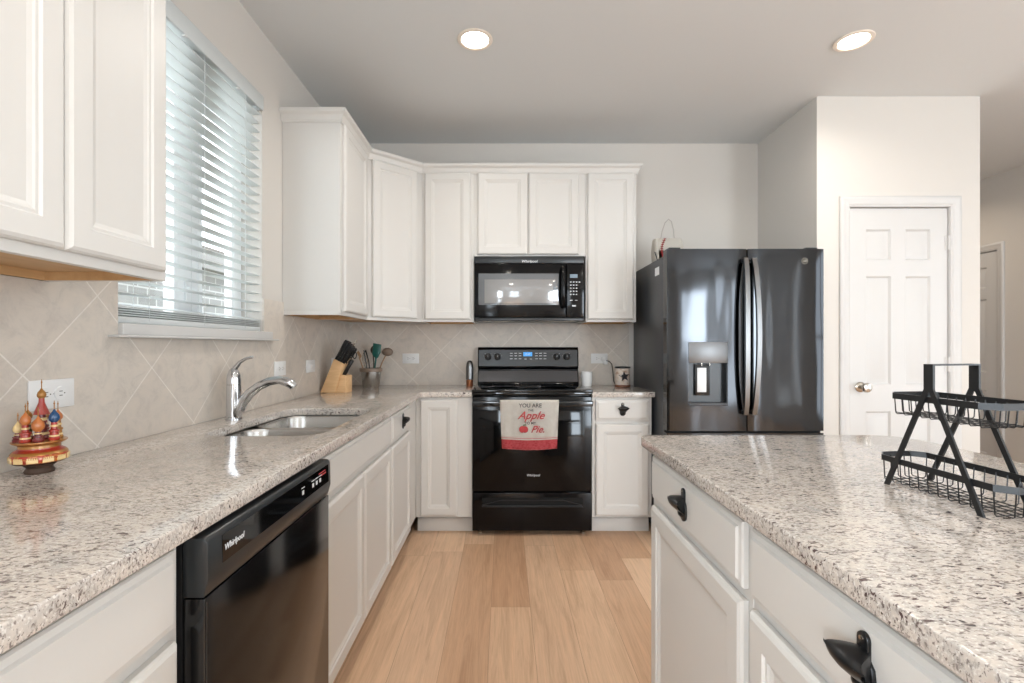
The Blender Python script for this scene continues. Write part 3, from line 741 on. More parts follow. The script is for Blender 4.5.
# ================================================================== dishwasher
DY0, DY1 = .841, 1.442
dw = empty('dishwasher', (-.85, (DY0+DY1)/2, 0), label='black built-in dishwasher under the left countertop', cat='dishwasher')
finish(MB().box(XL+.03, LF+.004, DY0+.001, DY1-.001, .10, .872), 'tub', M['black_matte'], dw, True)
finish(MB().box(XL+.06, LF-.05, DY0+.005, DY1-.005, 0, .10), 'kick_panel', M['black_matte'], dw, True)
DF = -.521
finish(MB().box(LF+.0045, DF, DY0+.002, DY1-.002, .115, .767, .003, 2), 'door', mat('dishwasher_front', (8, 8, 9), .13, spec=.5), dw, True)
pf = [(LF+.0045, .7685), (-.5235, .7685), (-.515, .800), (-.5165, .864), (-.523, .873), (LF+.0045, .873)]
cp = finish(MB().prism(pf, 'y', DY0+.002, DY1-.002, .003), 'control_panel', M['charcoal'], dw, True)
def onp(z): return -.515-(z-.800)*.0015/.068
finish(MB().prism([(onp(.812)-.001, .812), (onp(.812)+.0008, .812), (onp(.862)+.0008, .862), (onp(.862)-.001, .862)], 'y', DY0+.045, DY1-.022), 'glossy_fascia', M['black_glass'], cp, True)
finish(MB().prism([(-.5345, .776), (-.5325, .7745), (-.5185, .7955), (-.5205, .797)], 'y', 1.07, 1.30, ), 'pull_pocket', M['black_gloss'], cp, True)
def wtext(name, s, size, loc, m, parent, rz, shear=0, ext=.0004, spacing=1):
    mb = MB(); mb.mesh(text_mesh(s, size, ext, shear, spacing=spacing), Matrix.Translation(loc) @ Matrix.Rotation(rz, 4, 'Z') @ Matrix.Rotation(R(90), 4, 'X'))
    return finish(mb, name, m, parent, True)
wtext('brand_lettering', 'Whirlpool', .016, (-.5148, .925, .836), M['print'], cp, R(90), .2)
mk = MB()
for i, y in enumerate((1.235, 1.30, 1.325, 1.35)):
    mk.box(-.5152, -.5148, y, y+.012, .826, .838).box(-.5152, -.5148, y-.004, y+.016, .844, .846)
finish(mk, 'button_marks', M['print'], cp, True)
finish(MB().box(-.5152, -.5149, 1.345, 1.395, .850, .853).box(-.5152, -.5149, 1.36, 1.40, .842, .846), 'red_strips', M['script_red'], cp, True)  # plain red strips on the control panel
finish(MB().box(DF, DF+.0004, DY0+.006, DY0+.008, .12, .76), 'door_edge_line', M['charcoal'], dw, True)

# ================================================================== range
RX0, RX1 = -.2025, .5605; RXC = (RX0+RX1)/2; RF = 3.072
rg = empty('electric_range', (RXC, 3.35, 0), label='black electric range with glass cooktop between the white cabinets', cat='range')
finish(MB().box(RX0+.003, RX1-.003, RF+.03, 3.64, .03, .905, .003), 'range_body', M['black_gloss'], rg, True)
ck = finish(MB().box(RX0-.001, RX1+.001, RF-.012, 3.60, .9145, .931, .005, 3).box(RX0+.003, RX1-.003, RF-.004, RF+.04, .897, .9145, .003), 'cooktop', M['black_glass'], rg, True)
for cx, cy, rr in ((RX0+.2, 3.22, .10), (RX1-.2, 3.22, .115), (RX0+.2, 3.44, .075), (RX1-.2, 3.44, .085)):
    er = MB()
    for q in (rr, ): er.lathe([(q, 0), (q+.0025, 0), (q+.0025, .0003), (q, .0003), (q, 0)], c=(cx, cy, .931), seg=40)
    finish(er, 'burner_ring', M['charcoal'], ck, True)
# backguard
bgx0, bgx1 = RXC-.373, RXC+.373
bp = [(3.66, .915), (3.56, .915), (3.575, .95), (3.605, 1.035), (3.585, 1.045), (3.582, 1.055), (3.596, 1.190), (3.606, 1.200), (3.66, 1.200)]
bg = finish(MB().prism(bp, 'x', bgx0, bgx1, .004), 'backguard', M['black_gloss'], rg, True)
bfx = MB().prism([(3.5805, 1.060), (3.582, 1.060), (3.5945, 1.180), (3.593, 1.180)], 'x', bgx0+.008, bgx1-.008)
finish(bfx, 'control_fascia', M['charcoal'], bg, True)
finish(MB().prism([(3.5715, .945), (3.574, .945), (3.6025, 1.025), (3.600, 1.025)], 'x', bgx0+.006, bgx1-.006), 'glossy_lower_strip', mat('reflection_grey_strip', (86, 87, 90), .25, metal=1), bg, True)  # grey of the reflected room is put into the strip's colour
def bgy(z): return 3.5808+(z-1.06)*.104
for x in (477+.0, ):
    pass
for px in (488.0, 497.5, 556.5, 566.5):
    x = (px-504)/134.8; z_ = 1.128
    k = MB(); mt = Matrix.Translation((x, bgy(z_), z_)) @ Matrix.Rotation(R(96), 4, 'X')
    k.lathe([(.026, 0), (.025, .004), (.019, .007), (.018, .024), (.015, .027), (0, .027)], mtx=mt, seg=24)
    k.box(-.005, .005, -.020, .020, .022, .034, .002, mtx=mt)
    ko = finish(k, 'knob', M['black_satin'], bg, True)
    mk = MB()
    for a in range(-140, 141, 35): mk.box(-.0008, .0008, -.0018, .0018, -.0005, .001, mtx=mt @ Matrix.Rotation(R(a), 4, 'Z') @ Matrix.Translation((0, -.031, 0)))
    mk.box(-.006, .006, -.046, -.043, -.0005, .0012, mtx=mt); mk.box(-.0008, .0008, .004, .018, .033, .0345, mtx=mt)
    finish(mk, 'dial_marks', M['print'], ko, True)
finish(MB().box(RXC-.036, RXC+.030, bgy(1.145)-.0016, bgy(1.145)+.002, 1.130, 1.163), 'display', M['display'], bg, True)
wtext('clock_digits', '12:47', .018, (RXC-.003, bgy(1.145)-.002, 1.147), M['label'], bg, 0)
mk = MB()
for gx in (-.125, -.092, -.060, .062, .092, .125):
    for gz in (1.153, 1.134, 1.112):
        mk.box(RXC+gx-.010, RXC+gx+.010, bgy(gz)-.0008, bgy(gz)+.001, gz, gz+.0035)
for gx in (-.02, .02): mk.box(RXC+gx-.008, RXC+gx+.008, bgy(1.11)-.0008, bgy(1.11)+.001, 1.110, 1.114)
finish(mk, 'button_marks', M['print'], bg, True)
# oven door, handle, drawer
od = finish(MB().box(RX0+.002, RX1-.002, RF, RF+.03, .285, .888, .005, 3), 'oven_door', M['black_gloss'], rg, True)
finish(MB().box(RX0+.05, RX1-.05, RF-.0012, RF+.002, .34, .80, .001), 'oven_window', M['oven_glass'], od, True)
hd = MB().tube([(RX0+.015, RF-.048, .848), (RX1-.015, RF-.048, .848)], .001, sq=(.022, .034))
hd = MB().box(RX0+.004, RX1-.004, RF-.058, RF-.040, .830, .866, .007, 3).box(RX0+.004, RX0+.034, RF-.042, RF+.001, .833, .863, .004).box(RX1-.034, RX1-.004, RF-.042, RF+.001, .833, .863, .004)
finish(hd, 'door_handle', mat('handle_black', (16, 20, 24), .12, coat=.5), od, True)
wtext('brand_lettering', 'Whirlpool', .020, (RXC+.006, RF-.0014, .388), M['print'], od, 0, .2)
dr = MB().box(RX0+.002, RX1-.002, RF, RF+.03, .035, .275, .004, 3)
dro = finish(dr, 'storage_drawer', M['black_gloss'], rg, True)
finish(MB().box(RX0+.062, RX1-.062, RF-.0012, RF, .190, .246), 'recess_shade', M['gap'], dro, True)  # flat dark plate; the recess's shade is put into its colour
finish(MB().prism([(RX0+.062, .187), (RX1-.062, .187), (RX1-.062, .193), (RX1-.07, .196), (RX0+.07, .196), (RX0+.062, .193)], 'y', RF-.010, RF-.0005, .001).prism([(RX0+.062, .196), (RX0+.18, .226), (RX1-.18, .226), (RX1-.062, .196), (RX1-.062, .201), (RX1-.185, .232), (RX0+.185, .232), (RX0+.062, .201)], 'y', RF-.008, RF-.0005), 'drawer_lip', M['black_satin'], dro, True)
for x in (RX0+.05, RX1-.05): finish(MB().lathe([(.016, 0), (.016, .012), (.008, .014), (.008, .036), (0, .036)], c=(x, RF+.06, 0), seg=14), 'leg', M['nickel'], rg, True)
for x in (RX0+.05, RX1-.05): finish(MB().lathe([(.016, 0), (.016, .012), (.008, .014), (.008, .036), (0, .036)], c=(x, 3.58, 0), seg=14), 'leg', M['nickel'], rg, True)

# ---- tea towel
TX0, TX1 = .158-.184, .158+.184
def towel():
    b = bmesh.new(); uv = b.loops.layers.uv.new('UVMap'); nx = 26
    hy0, hy1, hz = RF-.060, RF-.038, .8675
    path = []                                         # (y, z, v coordinate)
    L = .29
    for i in range(17): t = i/16; path.append((hy0-.003, hz-.006-L+L*t, t*.93))
    for i in range(1, 6): a = R(180-180*i/6); path.append(((hy0+hy1)/2+(.0115+.0025)*math.cos(a), hz-.004+.009*math.sin(a), .93+.07*i/6))
    for i in range(8): t = i/7; path.append((hy1+.003, hz-.006-.20*t, 1))
    rows = []
    for k, (y, z_, v) in enumerate(path):
        row = []
        for i in range(nx+1):
            q = i/nx; fl = max(0, (hz-z_)/.3)
            narrow = 1-.07*min(1, fl)
            x = (TX0+TX1)/2+(q-.5)*(TX1-TX0)*narrow
            off = .006*fl*math.sin(q*9.0+1.0)+.002*fl*math.sin(q*23) if k < 17 else 0
            sag = -.010*fl*math.sin(math.pi*q) if k < 17 else 0
            row.append((b.verts.new((x, y-abs(off), z_+sag)), (q, v)))
        rows.append(row)
    for A, B in zip(rows, rows[1:]):
        for i in range(nx):
            q = (A[i], A[i+1], B[i+1], B[i]); f_ = b.faces.new([v[0] for v in q])
            for lp, v in zip(f_.loops, q): lp[uv].uv = v[1]
    bmesh.ops.solidify(b, geom=list(b.faces), thickness=-.0016)
    mb = MB(); mb.bm.free(); mb.bm = b; return mb
tw = empty('tea_towel', (.158, RF-.05, .58), label='cream tea towel with red band and apple pie lettering hung on the oven handle', cat='towel')
finish(towel(), 'cloth', M['towel'], tw, True, 60)
TY = RF-.0655
def tt(s, size, dx, z_, m, shear=0, sp=1): return wtext('lettering', s, size, (.158+dx, TY-.0045, z_), m, tw, 0, shear, .0006, sp)
tt('YOU ARE', .034, .005, .838, M['script_grey']); tt('THE', .019, .008, .8085, M['script_grey'])
tt('Apple', .068, .008, .776, M['script_red'], .45); tt('TO MY', .023, .005, .729, M['script_grey']); tt('Pie.', .060, .050, .690, M['script_red'], .45)
ap = MB()
for dx in (-.009, .009): ap.sphere((.158-.036+dx, TY-.0045, .691), .021, .9, .10, 1.0)
apo = finish(ap, 'apple_print', M['script_red'], tw, True)
finish(MB().sphere((.158-.030, TY-.0055, .719), .010, 1.2, .15, .45).box(.158-.038, .158-.035, TY-.007, TY-.005, .708, .722), 'apple_leaf', M['leaf'], tw, True)

# ================================================================== microwave
MX0, MX1, MF = -.2015, .548, 3.30
MZ0, MZ1 = 1.380, 1.822
mw = empty('microwave', ((MX0+MX1)/2, 3.45, MZ0), label='black over-the-range microwave under the short wall cabinet', cat='microwave')
finish(MB().box(MX0+.002, MX1-.002, MF+.03, YB-BT-.001-.0, MZ0+.005, MZ1-.001, .003), 'housing', M['black_satin'], mw, True)
finish(MB().box(MX0, MX1, MF+.004, MF+.03, MZ1-.048, MZ1, .003).box(MX0, MX1, MF+.006, MF+.03, MZ0+.0, MZ0+.022, .003), 'vent_band', M['charcoal'], mw, True)
def mx(u): return (u-504)*MF/484
def mz(v): return HC-(v-346)*MF/484
dr = finish(MB().box(MX0, mx(566), MF, MF+.03, MZ0+.024, MZ1-.050, .006, 3), 'door', M['black_gloss'], mw, True)
finish(MB().box(mx(478.5), mx(559), MF-.0012, MF+.001, mz(305), mz(273.5), .001), 'door_window', mat('window_tint', (104, 108, 112), .10, spec=.9, coat=1), dr, True)
finish(MB().box(mx(484.5), mx(553), MF-.0018, MF, mz(303), mz(279.5), .0003), 'window_mesh', mat('window_mesh_tint', (138, 138, 138), .10, spec=.9, coat=1), dr, True)
hb = MB().tube([(mx(563), MF+.002, mz(307)), (mx(563), MF-.022, mz(304)), (mx(563), MF-.032, mz(296)), (mx(563), MF-.034, mz(287)), (mx(563), MF-.032, mz(278)), (mx(563), MF-.022, mz(270)), (mx(563), MF+.002, mz(267.5))], .0165, 12)
finish(hb, 'door_handle', M['black_gloss'], dr, True, 60)
cpn = finish(MB().box(mx(566.6), MX1, MF, MF+.03, MZ0+.024, MZ1-.050, .005, 3), 'control_panel', M['black_gloss'], mw, True)
finish(MB().box(mx(570), mx(577.5), MF-.001, MF, mz(277.8), mz(274.2)), 'display', mat('grey_display', (120, 138, 152), .4, emit=.12), cpn, True)
mk = MB()
for r_ in range(5):
    for c_ in range(4 if r_ < 1 else 3):
        u = 570+c_*2.9; v = 281.5+r_*3.1; mk.box(mx(u), mx(u+1.5), MF-.0007, MF, mz(v+1.0), mz(v))
for u in (570, 575): mk.box(mx(u), mx(u+2.5), MF-.0007, MF, mz(300.6), mz(300))
mk.box(mx(572), mx(576), MF-.0007, MF, mz(306.5), mz(305))
finish(mk, 'button_marks', M['print'], cpn, True)
wtext('brand_lettering', 'Whirlpool', .026, (mx(529.5), MF+.0035, mz(261.3)), M['print'], mw, 0, .2, .0006)
finish(MB().box(MX0+.05, MX0+.25, MF+.05, MF+.16, MZ0+.001, MZ0+.006).box(MX1-.25, MX1-.05, MF+.05, MF+.16, MZ0+.001, MZ0+.006), 'grease_filter', M['steel'], mw, True)

# ================================================================== refrigerator
FX0, FX1, FF = .9645, 1.893, 2.86
fr = empty('refrigerator', ((FX0+FX1)/2, 3.2, 0), label='black stainless french door refrigerator with ice dispenser', cat='refrigerator')
finish(MB().box(FX0+.004, FX1-.004, FF+.075, 3.62, .03, 1.755, .004), 'cabinet_body', M['fridge_side'], fr, True)
def fx(u): return (u-504)*FF/484
def fz(v): return HC-(v-346)*FF/484
def fdoor(x0, x1, z0, z1, cut=None):
    """slightly crowned door; cut=(x0,x1,z0,z1) leaves the dispenser bay open"""
    b = bmesh.new()
    xs = sorted(set([x0+(x1-x0)*i/16 for i in range(17)] + ([cut[0], cut[1]] if cut else [])))
    zs = sorted(set([z0, z1]+([cut[2], cut[3]] if cut else [])))
    def y_(x): q = (x-x0)/(x1-x0)*2-1; return FF+.003*abs(q)**4+.004*max(0, abs(q)-.95)/.05
    V = {(i, j): b.verts.new((x, y_(x), z_)) for i, x in enumerate(xs) for j, z_ in enumerate(zs)}
    for i in range(len(xs)-1):
        for j in range(len(zs)-1):
            if cut and xs[i] >= cut[0]-1e-6 and xs[i+1] <= cut[1]+1e-6 and zs[j] >= cut[2]-1e-6 and zs[j+1] <= cut[3]+1e-6: continue
            b.faces.new((V[i, j], V[i+1, j], V[i+1, j+1], V[i, j+1]))
    # sides, top, bottom, back
    yb = FF+.070; n = len(xs)-1; m_ = len(zs)-1
    c00, c10, c11, c01 = (b.verts.new((x, yb, z_)) for x, z_ in ((x0, z0), (x1, z0), (x1, z1), (x0, z1)))
    b.faces.new([V[i, 0] for i in range(n, -1, -1)]+[c00, c10]); b.faces.new([V[i, m_] for i in range(n+1)]+[c11, c01])
    b.faces.new([V[0, j] for j in range(m_+1)]+[c01, c00]); b.faces.new([V[n, j] for j in range(m_, -1, -1)]+[c10, c11])
    b.faces.new((c00, c01, c11, c10))
    if cut:
        a, c, d, e = cut
        ring = [V[xs.index(a), zs.index(d)], V[xs.index(c), zs.index(d)], V[xs.index(c), zs.index(e)], V[xs.index(a), zs.index(e)]]
        yy = FF+.055; bk = [b.verts.new((v.co.x, yy, v.co.z)) for v in ring]
        for k in range(4): b.faces.new((ring[k], ring[(k+1) % 4], bk[(k+1) % 4], bk[k]))
    mb = MB(); mb.bm.free(); mb.bm = b; return mb
gapu = 747.6; FZB = fz(431)
cut = (fx(688.5), fx(727.8), fz(405.5), fz(342))
ld = finish(fdoor(FX0, fx(gapu)-.004, FZB, 1.783, cut), 'left_door', M['fridge'], fr, True)
rd = finish(fdoor(fx(gapu)+.004, FX1, FZB, 1.783), 'right_door', M['fridge'], fr, True)
fd = finish(fdoor(FX0, FX1, .06, FZB-.014), 'freezer_drawer', M['fridge'], fr, True)
finish(MB().box(FX0+.01, FX1-.01, FF+.02, FF+.075, FZB-.014, FZB), 'door_gap_shade', M['gap'], fr, True)  # dark strip painted as the shade between doors and freezer drawer
finish(MB().box(fx(gapu)-.004, fx(gapu)+.004, FF+.02, FF+.075, FZB, 1.77), 'center_gap_shade', M['gap'], fr, True)  # dark strip painted as the shade between the two doors
# handles
for u, dr_, s in ((743, ld, 1), (752.5, rd, -1)):
    x = fx(u); z0, z1 = fz(414), fz(259)
    pts = []
    for i in range(17):
        t = i/16; bow = math.sin(math.pi*t)
        pts.append((x-s*(-.010*bow+.004)*-1, FF-.022-.042*bow**.6, z0+(z1-z0)*t))
    finish(MB().tube(pts, .001, sq=(.026, .018)), 'handle', M['handle_steel'], dr_, True, 60)
    finish(MB().box(x-.012, x+.012, FF-.026, FF+.004, z0-.002, z0+.024, .003).box(x-.012, x+.012, FF-.026, FF+.004, z1-.024, z1+.002, .003), 'handle_mount', M['black_satin'], dr_, True)
finish(MB().tube([(FX0+.10, FF-.04, FZB-.09), (FX1-.10, FF-.04, FZB-.09)], .013, 12).box(FX0+.10, FX0+.12, FF-.04, FF+.005, FZB-.10, FZB-.08).box(FX1-.12, FX1-.10, FF-.04, FF+.005, FZB-.10, FZB-.08), 'handle', M['handle_steel'], fd, True)
# dispenser
ds = finish(MB().box(cut[0], cut[1], FF-.004, FF+.05, fz(363), fz(342), .002), 'dispenser_panel', M['disp_steel'], ld, True)
bay = MB().box(cut[0]+.001, cut[1]-.001, FF+.045, FF+.054, cut[2], fz(363)).box(cut[0]+.0005, cut[0]+.004, FF+.004, FF+.05, cut[2], fz(363)).box(cut[1]-.004, cut[1]-.0005, FF+.004, FF+.05, cut[2], fz(363))
finish(bay, 'dispenser_bay', M['charcoal'], ld, True)
finish(MB().box(fx(698.8), fx(708), FF+.022, FF+.028, fz(392.5), fz(368), .001), 'dispenser_paddle', M['label'], ld, True)
finish(MB().box(fx(697), fx(712), FF+.028, FF+.045, fz(396), fz(364.5), .003), 'paddle_back', M['black_satin'], ld, True)
finish(MB().box(cut[0], cut[1], FF-.006, FF+.05, cut[2]-.002, cut[2]+.014, .003), 'drip_tray', M['fridge_side'], ld, True)
finish(MB().lathe([(.0035, 0), (.0035, .018), (0, .018)], c=(fx(703), FF+.02, fz(365.8)), seg=10).lathe([(.0035, 0), (.0035, .018), (0, .018)], c=(fx(711), FF+.02, fz(365.8)), seg=10), 'spouts', M['nickel'], ds, True)
lg = MB(); mt = Matrix.Translation((fx(804.5), FF-.001, fz(261))) @ Matrix.Rotation(R(90), 4, 'X')
lg.lathe([(.0165, 0), (.0185, 0), (.0185, .002), (.0165, .002), (.0165, 0)], mtx=mt, seg=30)
finish(lg, 'badge_ring', M['nickel'], rd, True)
wtext('badge_letters', 'GE', .019, (fx(804.5), FF-.0012, fz(261)), M['nickel'], rd, 0, .3, .0006, .8)
finish(MB().box(FX0+.02, FX0+.09, FF+.03, FF+.14, 1.7835, 1.797, .003), 'hinge_cover', M['black_satin'], fr, True)
finish(MB().box(FX1-.09, FX1-.02, FF+.03, FF+.14, 1.7835, 1.797, .003), 'hinge_cover', M['black_satin'], fr, True)
finish(MB().box(FX0+.0025, FX0+.0042, 3.02, 3.10, 1.655, 1.705), 'side_sticker', M['label'], fr, True)
for x in (FX0+.06, FX1-.06):
    for y in (FF+.12, 3.55): finish(MB().lathe([(.018, 0), (.018, .031), (0, .031)], c=(x, y, 0), seg=12), 'foot', M['black_matte'], fr, True)

# ---- bag on the refrigerator
bx, by, bz = 1.122, 3.33, 1.7555
bgr = empty('gift_bag', (bx, by, bz), label='white bag with red baseball stitching standing on the refrigerator', cat='bag')
b = bmesh.new(); rows = []
for z_, sx_, sy_ in ((0, .088, .05), (.02, .095, .055), (.10, .100, .055), (.165, .098, .045), (.185, .094, .038)):
    rows.append([b.verts.new((bx+p[0], by+p[1], bz+z_)) for p in rrect(-sx_, sx_, -sy_, sy_, .025, 4)])
for A, B in zip(rows, rows[1:]):
    for j in range(len(A)): jj = (j+1) % len(A); b.faces.new((A[j], A[jj], B[jj], B[j]))
b.faces.new(rows[0][::-1])
bmesh.ops.solidify(b, geom=list(b.faces), thickness=.002)
mb = MB(); mb.bm.free(); mb.bm = b
finish(mb, 'bag_body', M['ball'], bgr, True)
stt = MB(); pts = []
for i in range(13):
    t = i/12; x = bx-.010-.045*math.sin(math.pi*min(1, .15+t*.75)); z_ = bz+.180-.17*t; pts.append((x, by-.057+.012*max(0, (.5-t)*2)*1, z_))
stt.tube(pts, .0022, 6)
for p in pts: stt.tube([(p[0]-.009, p[1]-.001, p[2]+.005), (p[0], p[1]-.002, p[2]), (p[0]+.009, p[1]-.001, p[2]+.005)], .0022, 5)
finish(stt, 'red_stitching', M['stitch'], bgr, True)
hp = [(bx-.045, by, bz+.18), (bx-.035, by, bz+.24), (bx-.015, by, bz+.30), (bx+.010, by, bz+.325), (bx+.03, by, bz+.31), (bx+.045, by, bz+.25), (bx+.05, by, bz+.18)]
finish(MB().tube(hp, .0035, 8), 'bag_handle', M['strap'], bgr, True)
finish(MB().tube([(bx-.10, by-.05, bz+.09), (bx-.088, by-.062, bz+.04), (bx-.085, by-.064, bz+.002)], .003, 6), 'hanging_cord', M['black_matte'], bgr, True)

# ================================================================== outlets
def outlet(y, z_, label, wall='left', rocker=False, parts=True):
    if wall == 'left': loc = (XL+BT+.0003, y, z_); rz = R(90)
    else: loc = (y, YB-BT-.0003, z_); rz = 0
    root = empty('wall_outlet', loc, rz, label, 'outlet')
    finish(MB().box(-.0625, .0625, -.006, 0, -.0375, .0375, .0025, 2), 'cover_plate', M['plate'], root)
    for s in (-1, 1):
        if rocker:
            continue
        f_ = MB().lathe([(.0175, 0), (.017, .002), (0, .002)], mtx=Matrix.Translation((s*.020, -.006, 0)) @ Matrix.Rotation(R(90), 4, 'X'), seg=24)
        fo = finish(f_, 'socket', M['plate'], root)
        finish(MB().box(s*.020-.0045, s*.020+.0045, -.0085, -.008, .0045, .0065).box(s*.020-.0045, s*.020+.0045, -.0085, -.008, -.0065, -.0045).box(s*.020+.009, s*.020+.012, -.0085, -.008, -.0015, .0015), 'slots', M['slot'], fo)
    if rocker:
        finish(MB().box(-.033, .033, -.0085, -.006, -.0165, .0165, .001), 'rocker', M['plate'], root)
    finish(MB().box(-.002, .002, -.0088 if rocker else -.007, -.006, -.0005, .0005), 'screw', M['slot'], root)
    return root
outlet(1.248, 1.085, 'white double socket outlet behind the onion dome ornament')
outlet(2.520, 1.091, 'white outlet on the left wall just beyond the faucet spout')
outlet(2.918, 1.087, 'white switch plate on the left wall between faucet and knife block', rocker=True)
outlet(3.33, 1.09, 'white plate on the left wall behind the knife block', rocker=True)
outlet(-.705, 1.114, 'white outlet on the back wall right of the utensil crock', 'back')
outlet(.720, 1.114, 'white outlet with a plug in it right of the range', 'back')

# ================================================================== things on the counters
# onion-dome ornament, a generic painted fairy-tale castle
OX, OY = -1.084, 1.13; ox = empty('castle_ornament', (OX, OY, CZ1), label='small red and gold onion dome ornament on the left countertop', cat='ornament')
def P(r, z_): return (r, z_)
finish(MB().lathe([(.034, 0), (.036, .006), (.030, .016), (.040, .026), (.060, .032), (0, .034)], c=(OX, OY, CZ1)), 'foot', M['dark_wood'], ox, True)  # foot's dark colour stands for the shadow under the bowl
ob = finish(MB().lathe([(.050, .030), (.064, .036), (.067, .045), (.064, .058), (.056, .066), (0, .068)], c=(OX, OY, CZ1), seg=32), 'lower_bowl', M['painted'], ox, True)
arc = MB()
for k in range(12):
    a = 2*math.pi*k/12
    mt = Matrix.Translation((OX+.0668*math.cos(a), OY+.0668*math.sin(a), CZ1+.045)) @ Matrix.Rotation(a+math.pi/2, 4, 'Z')
    arc.box(-.013, .013, -.001, .002, -.008, .002, .001, mtx=mt)
    for q in range(-2, 3): arc.box(q*.005-.0015, q*.005+.0015, -.0016, .0016, .002, .007, mtx=mt)
finish(arc, 'arcade', M['cream'], ob, True)
finish(MB().lathe([(.066, .058), (.062, .064), (.050, .068), (.048, .082), (.060, .088), (.064, .091), (.064, .094), (0, .095)], c=(OX, OY, CZ1), seg=32), 'terrace', M['gold'], ox, True)
finish(MB().lathe([(.060, .0655), (.0495, .072), (.0485, .078), (0, .078)], c=(OX, OY, CZ1), seg=32), 'red_band', M['red'], ox, True)
def turret(dx, dy, r, h, body, domem, cone=False, ds=1.0):
    x, y, z_ = OX+dx, OY+dy, CZ1+.0945; r *= 1.06
    t = finish(MB().lathe([(r, 0), (r*1.05, .004), (r*.82, .008), (r*.80, h*.45), (r*1.0, h*.5), (r*.98, h*.56), (r*.62, h*.62), (r*.55, h), (0, h)], c=(x, y, z_), seg=14), 'turret', body, ox, True)
    if cone:
        finish(MB().lathe([(r*1.15, h*.99), (r*1.1, h*1.02), (r*.42, h*1.45), (r*.38, h*1.62), (0, h*1.62)], c=(x, y, z_), seg=12), 'cone_roof', M['red'], t, True); h0 = h*1.60; rd_ = r*.62
    else: h0 = h; rd_ = r*ds
    finish(MB().lathe([(rd_*.45, h0-.001), (rd_*.95, h0+rd_*.35), (rd_*1.05, h0+rd_*.75), (rd_*.85, h0+rd_*1.2), (rd_*.35, h0+rd_*1.65), (rd_*.10, h0+rd_*2.0), (0, h0+rd_*2.0)], c=(x, y, z_), seg=14), 'onion_dome', domem, t, True)
    finish(MB().lathe([(r*.80, h*.18), (r*.92, h*.20), (r*.92, h*.27), (r*.80, h*.29)], c=(x, y, z_), seg=14).lathe([(r*.60, h*.74), (r*.72, h*.76), (r*.72, h*.84), (r*.58, h*.86)], c=(x, y, z_), seg=14), 'gold_band', M['cream'], t, True)
    finish(MB().lathe([(.0012, 0), (.0012, .010), (.0022, .012), (.0012, .014), (.0006, .018), (0, .018)], c=(x, y, z_+h0+rd_*1.95), seg=8), 'finial', M['gold'], t, True)
turret(0, .006, .0165, .052, M['maroon'], M['gold'], True)
turret(-.040, .004, .012, .040, M['olive'], M['gold'], False, .85)
turret(-.032, -.034, .012, .018, M['maroon'], M['cream'], False, .9)
turret(-.004, -.040, .0135, .034, M['red'], M['orange'], False, .9)
turret(.026, -.032, .0125, .021, M['maroon'], M['orange'], False, 1.15)
turret(.044, .000, .0125, .036, M['red'], M['blue'], False, 1.0)
turret(.024, .034, .012, .036, M['gold'], M['orange'], False, .9)
turret(-.022, .038, .012, .036, M['red'], M['gold'], False, .9)

for ch in ox.children_recursive:
    for v in ch.data.vertices:
        z_ = v.co.z; v.co.z = z_*.8 if z_ < .0945 else .0756+(z_-.0945)*1.15
        v.co.x *= .77; v.co.y *= .77

# knife block
kb = empty('knife_block', (-1.056, 3.09, CZ1), R(-8), 'light wood knife block full of black handled knives in the corner', 'knife block')
k = MB().prism([(-.098, 0), (-.002, .203), (.068, .165), (.030, .108), (.060, .108), (.060, 0)], 'y', -.052, .052, .003)
k = MB().prism([(-.098, 0), (.003, 0), (.035, .112), (.055, .185), (-.006, .213)], 'y', -.052, .052, .003).prism([(.0025, 0), (.070, 0), (.070, .108), (.036, .113)], 'y', -.046, .046, .003)
finish(k, 'block', M['block'], kb)
dirv = Vector((.50, 0, .866)); dirv.normalize()
def handle(mb, base, L, w_=.013, t_=.010, d=dirv):
    p = Vector(base); q = [p-d*.01, p+d*.004, p+d*L*.3, p+d*L*.6, p+d*L*.9, p+d*L]
    mb.tube(q, [.0075, .0100, .0090, .0100, .0112, .0080], 8)
for iy in range(3):
    for ix in range(4):
        t = ix/3; bx_ = -.001+.049*t; bz_ = .208-.022*t
        kk = MB(); handle(kk, (bx_, -.034+iy*.034, bz_), .142-.022*t-.006*iy)
        ho = finish(kk, 'knife_handle', M['black_satin'], kb, ang=60)
        rv = MB()
        for q in (.35, .7):
            p = Vector((bx_, -.034+iy*.034, bz_))+dirv*(.09*q); rv.sphere((p.x, p.y-.0085, p.z), .002, seg=8)
        finish(rv, 'rivet', M['nickel'], ho)
kk = MB(); p = Vector((.046, -.012, .116)); kk.tube([p-dirv*.01, p+dirv*.02, p+dirv*.05, p+dirv*.10, p+dirv*.105], [.012, .013, .012, .013, .009], 10)
finish(kk, 'knife_handle', M['black_satin'], kb, ang=60)
# scissor loops
sh = MB()
for c_ in ((.095, -.02, .240), (.103, .014, .234)):
    ring = [(c_[0]+.016*math.cos(R(a))*.7, c_[1]+.004*math.sin(R(a)), c_[2]+.020*math.sin(R(a))) for a in range(0, 360, 30)]
    sh.tube(ring, .0035, 6, closed=True)
finish(sh, 'scissor_handles', M['black_satin'], kb)
finish(MB().tube([(.050, 0, .182), (.088, -.01, .222), (.092, -.014, .226)], .004, 6), 'scissor_shank', M['nickel'], kb)
finish(MB().tube([(.026, .03, .19), (.105, .03, .330)], .0045, 8), 'sharpening_steel', M['nickel'], kb)

